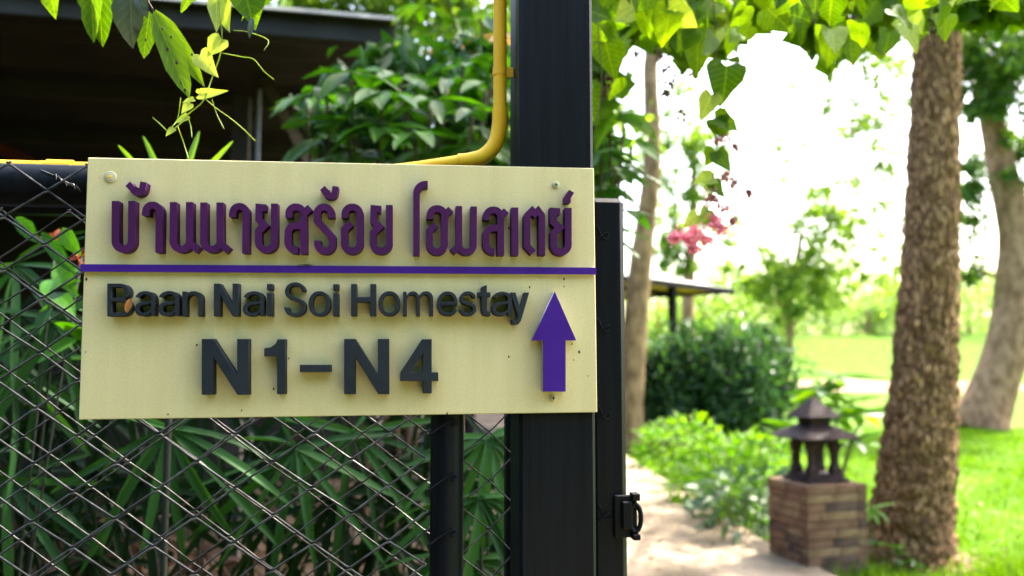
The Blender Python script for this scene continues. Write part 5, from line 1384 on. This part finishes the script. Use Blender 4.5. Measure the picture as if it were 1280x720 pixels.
for (px, py, Y, r, mk, lab) in far:
    c = P(px, py, Y)
    t = thing('far_tree', lab, 'tree', (c.x, c.y, BZ), 0, 'hazy trees across the lawn')
    MB().tube(bez([(c.x, c.y, BZ - .6), (c.x + .2, c.y, (BZ + c.z) * .5), (c.x, c.y, max(c.z, BZ + .5))], 4), [.2] * 4 + [.14] * 4 + [.1], 7).put('trunk', t, M['bark_pale'], Matrix(), True)
    foliage('crown', t, [((c.x, c.y, c.z), (r, r, r * .62), 1300), ((c.x + r * .5, c.y, c.z - r * .5), (r * .7, r * .7, r * .45), 380), ((c.x - r * .5, c.y, c.z - r * .55), (r * .7, r * .7, r * .45), 380)], 0.06 * r + .16, M[mk], clump=30)
V, T = cloud([((x, 102 + 6 * math.sin(x * .3), 4.6 + 1.2 * abs(math.sin(x * .21))), (6, 4, 2.6 + 1.0 * math.sin(x * .5)), 420) for x in np.arange(-40, 110, 5.0)], 0.8, clump=30)
tag(put('distant_woods', np_mesh('distant_woods', V, T), None, Matrix(), M['far_pale']), 'hazy line of woods closing the far side of the lawn', 'woods', kind='stuff')
# dark palm thicket
for (px, Y, h, r, lab) in ((822, 13.6, 1.62, .62, 'dark bushy palm clump nearest the slim pale trunk'), (868, 13.8, 1.85, .75, 'tallest dark bushy palm clump under the pavilion eave'), (918, 13.4, 1.85, .72, 'dark bushy palm clump in the thicket beyond the path shrubs'), (952, 14.4, 1.85, .55, 'dark palm clump at the open end of the thicket')):
    x = P(px, 450, Y).x
    t = thing('palm_thicket', lab, 'palm', (x, Y, GZ), 0, 'dark palm clumps under the pavilion')
    for k in range(7):
        a = k * .9
        MB().tube(bez([(x + .1 * math.cos(a), Y + .1 * math.sin(a), GZ - .03), (x + r * .4 * math.cos(a), Y + r * .3 * math.sin(a), h * .5), (x + r * .6 * math.cos(a), Y + r * .5 * math.sin(a), h * .85)], 3), .016, 5).put('stem', t, M['twig_brown'], Matrix(), True)
    foliage('foliage', t, [((x, Y, h * .60), (r, r, h * .42), 1500), ((x, Y, h * .28), (r * 1.05, r, h * .3), 900)], .24, M['far_dark'], wratio=.2, clump=12, hang=.3)

# pavilion roof corner
pv = thing('pavilion', 'low roofed pavilion with black eave and tan soffit behind the slim trunk', 'building', P(845, 400, 16) * Vector((1, 1, 0)) if False else (P(845, 400, 16).x, 16, GZ))
C0 = P(916, 365, 16); ze = C0.z
dA = (P(780, 356, 13.3) - C0); dA.z = 0; dA.normalize()
dB = Vector((-dA.y, dA.x, 0))
if dB.y < 0: dB = -dB
pM = Matrix(((dA.x, dB.x, 0, C0.x), (dA.y, dB.y, 0, C0.y), (0, 0, 1, 0), (0, 0, 0, 1)))
LA, LB = 6.5, 6.0
MB().box(0, LA, 0, LB, ze + .03, ze + .05).put('soffit', pv, M['soffit'], pM)
MB().box(-.03, LA, -.03, -.0005, ze - .035, ze + .06).put('eave_board', pv, M['eave_black'], pM)
MB().box(-.03, -.0005, 0.0, LB, ze - .035, ze + .06).put('eave_board', pv, M['eave_black'], pM)
MB().box(0, LA, LB + .0005, LB + .03, ze - .035, ze + .06).put('eave_board', pv, M['eave_black'], pM)
rv = MB()
rv.add([(-.025, -.025, ze + .062), (LA, -.025, ze + .062), (LA, LB + .025, ze + .062), (-.025, LB + .025, ze + .062), (LB / 2, LB / 2, ze + .75), (LA, LB / 2, ze + .75)], [(0, 1, 5, 4), (2, 3, 4, 5), (3, 0, 4), (0, 3, 2, 1), (1, 2, 5)])
rv.put('roof', pv, M['gutter'], pM)
for (u, v) in ((2.06, .08), (LA - .3, .9), (2.0, LB - .8), (LA - .3, LB - .8)):
    MB().box(u - .06, u + .06, v - .06, v + .06, GZ, ze + .0295, .006).put('column', pv, M['eave_black'], pM)
for v in (1.0, 2.5, 4.0): MB().box(.02, LA, v, v + .07, ze - .05, ze + .0295).put('beam', pv, M['eave_black'], pM)
# unseen dark trees added behind the viewer to keep sky off the fence
V, T = cloud([((x, -7.5 + 1.2 * math.sin(x * 1.3), z), (2.6, 1.8, 2.2), 700) for x in np.arange(-16, 13, 2.6) for z in (1.6, 4.4)] + [((x, 0.5 + 2.0 * math.sin(x * 3), z), (1.8, 2.6, 2.2), 500) for x in (-10, -8.5) for z in (1.5, 4.5)], 0.55, clump=14, spread=0.3)
tag(put('added_shade_trees', np_mesh('added_shade_trees', V, T), None, Matrix(), M['far_dark']), 'unseen bank of dark trees added to block sky light on the fence front', 'trees', kind='stuff')
print('objects', len(bpy.data.objects))
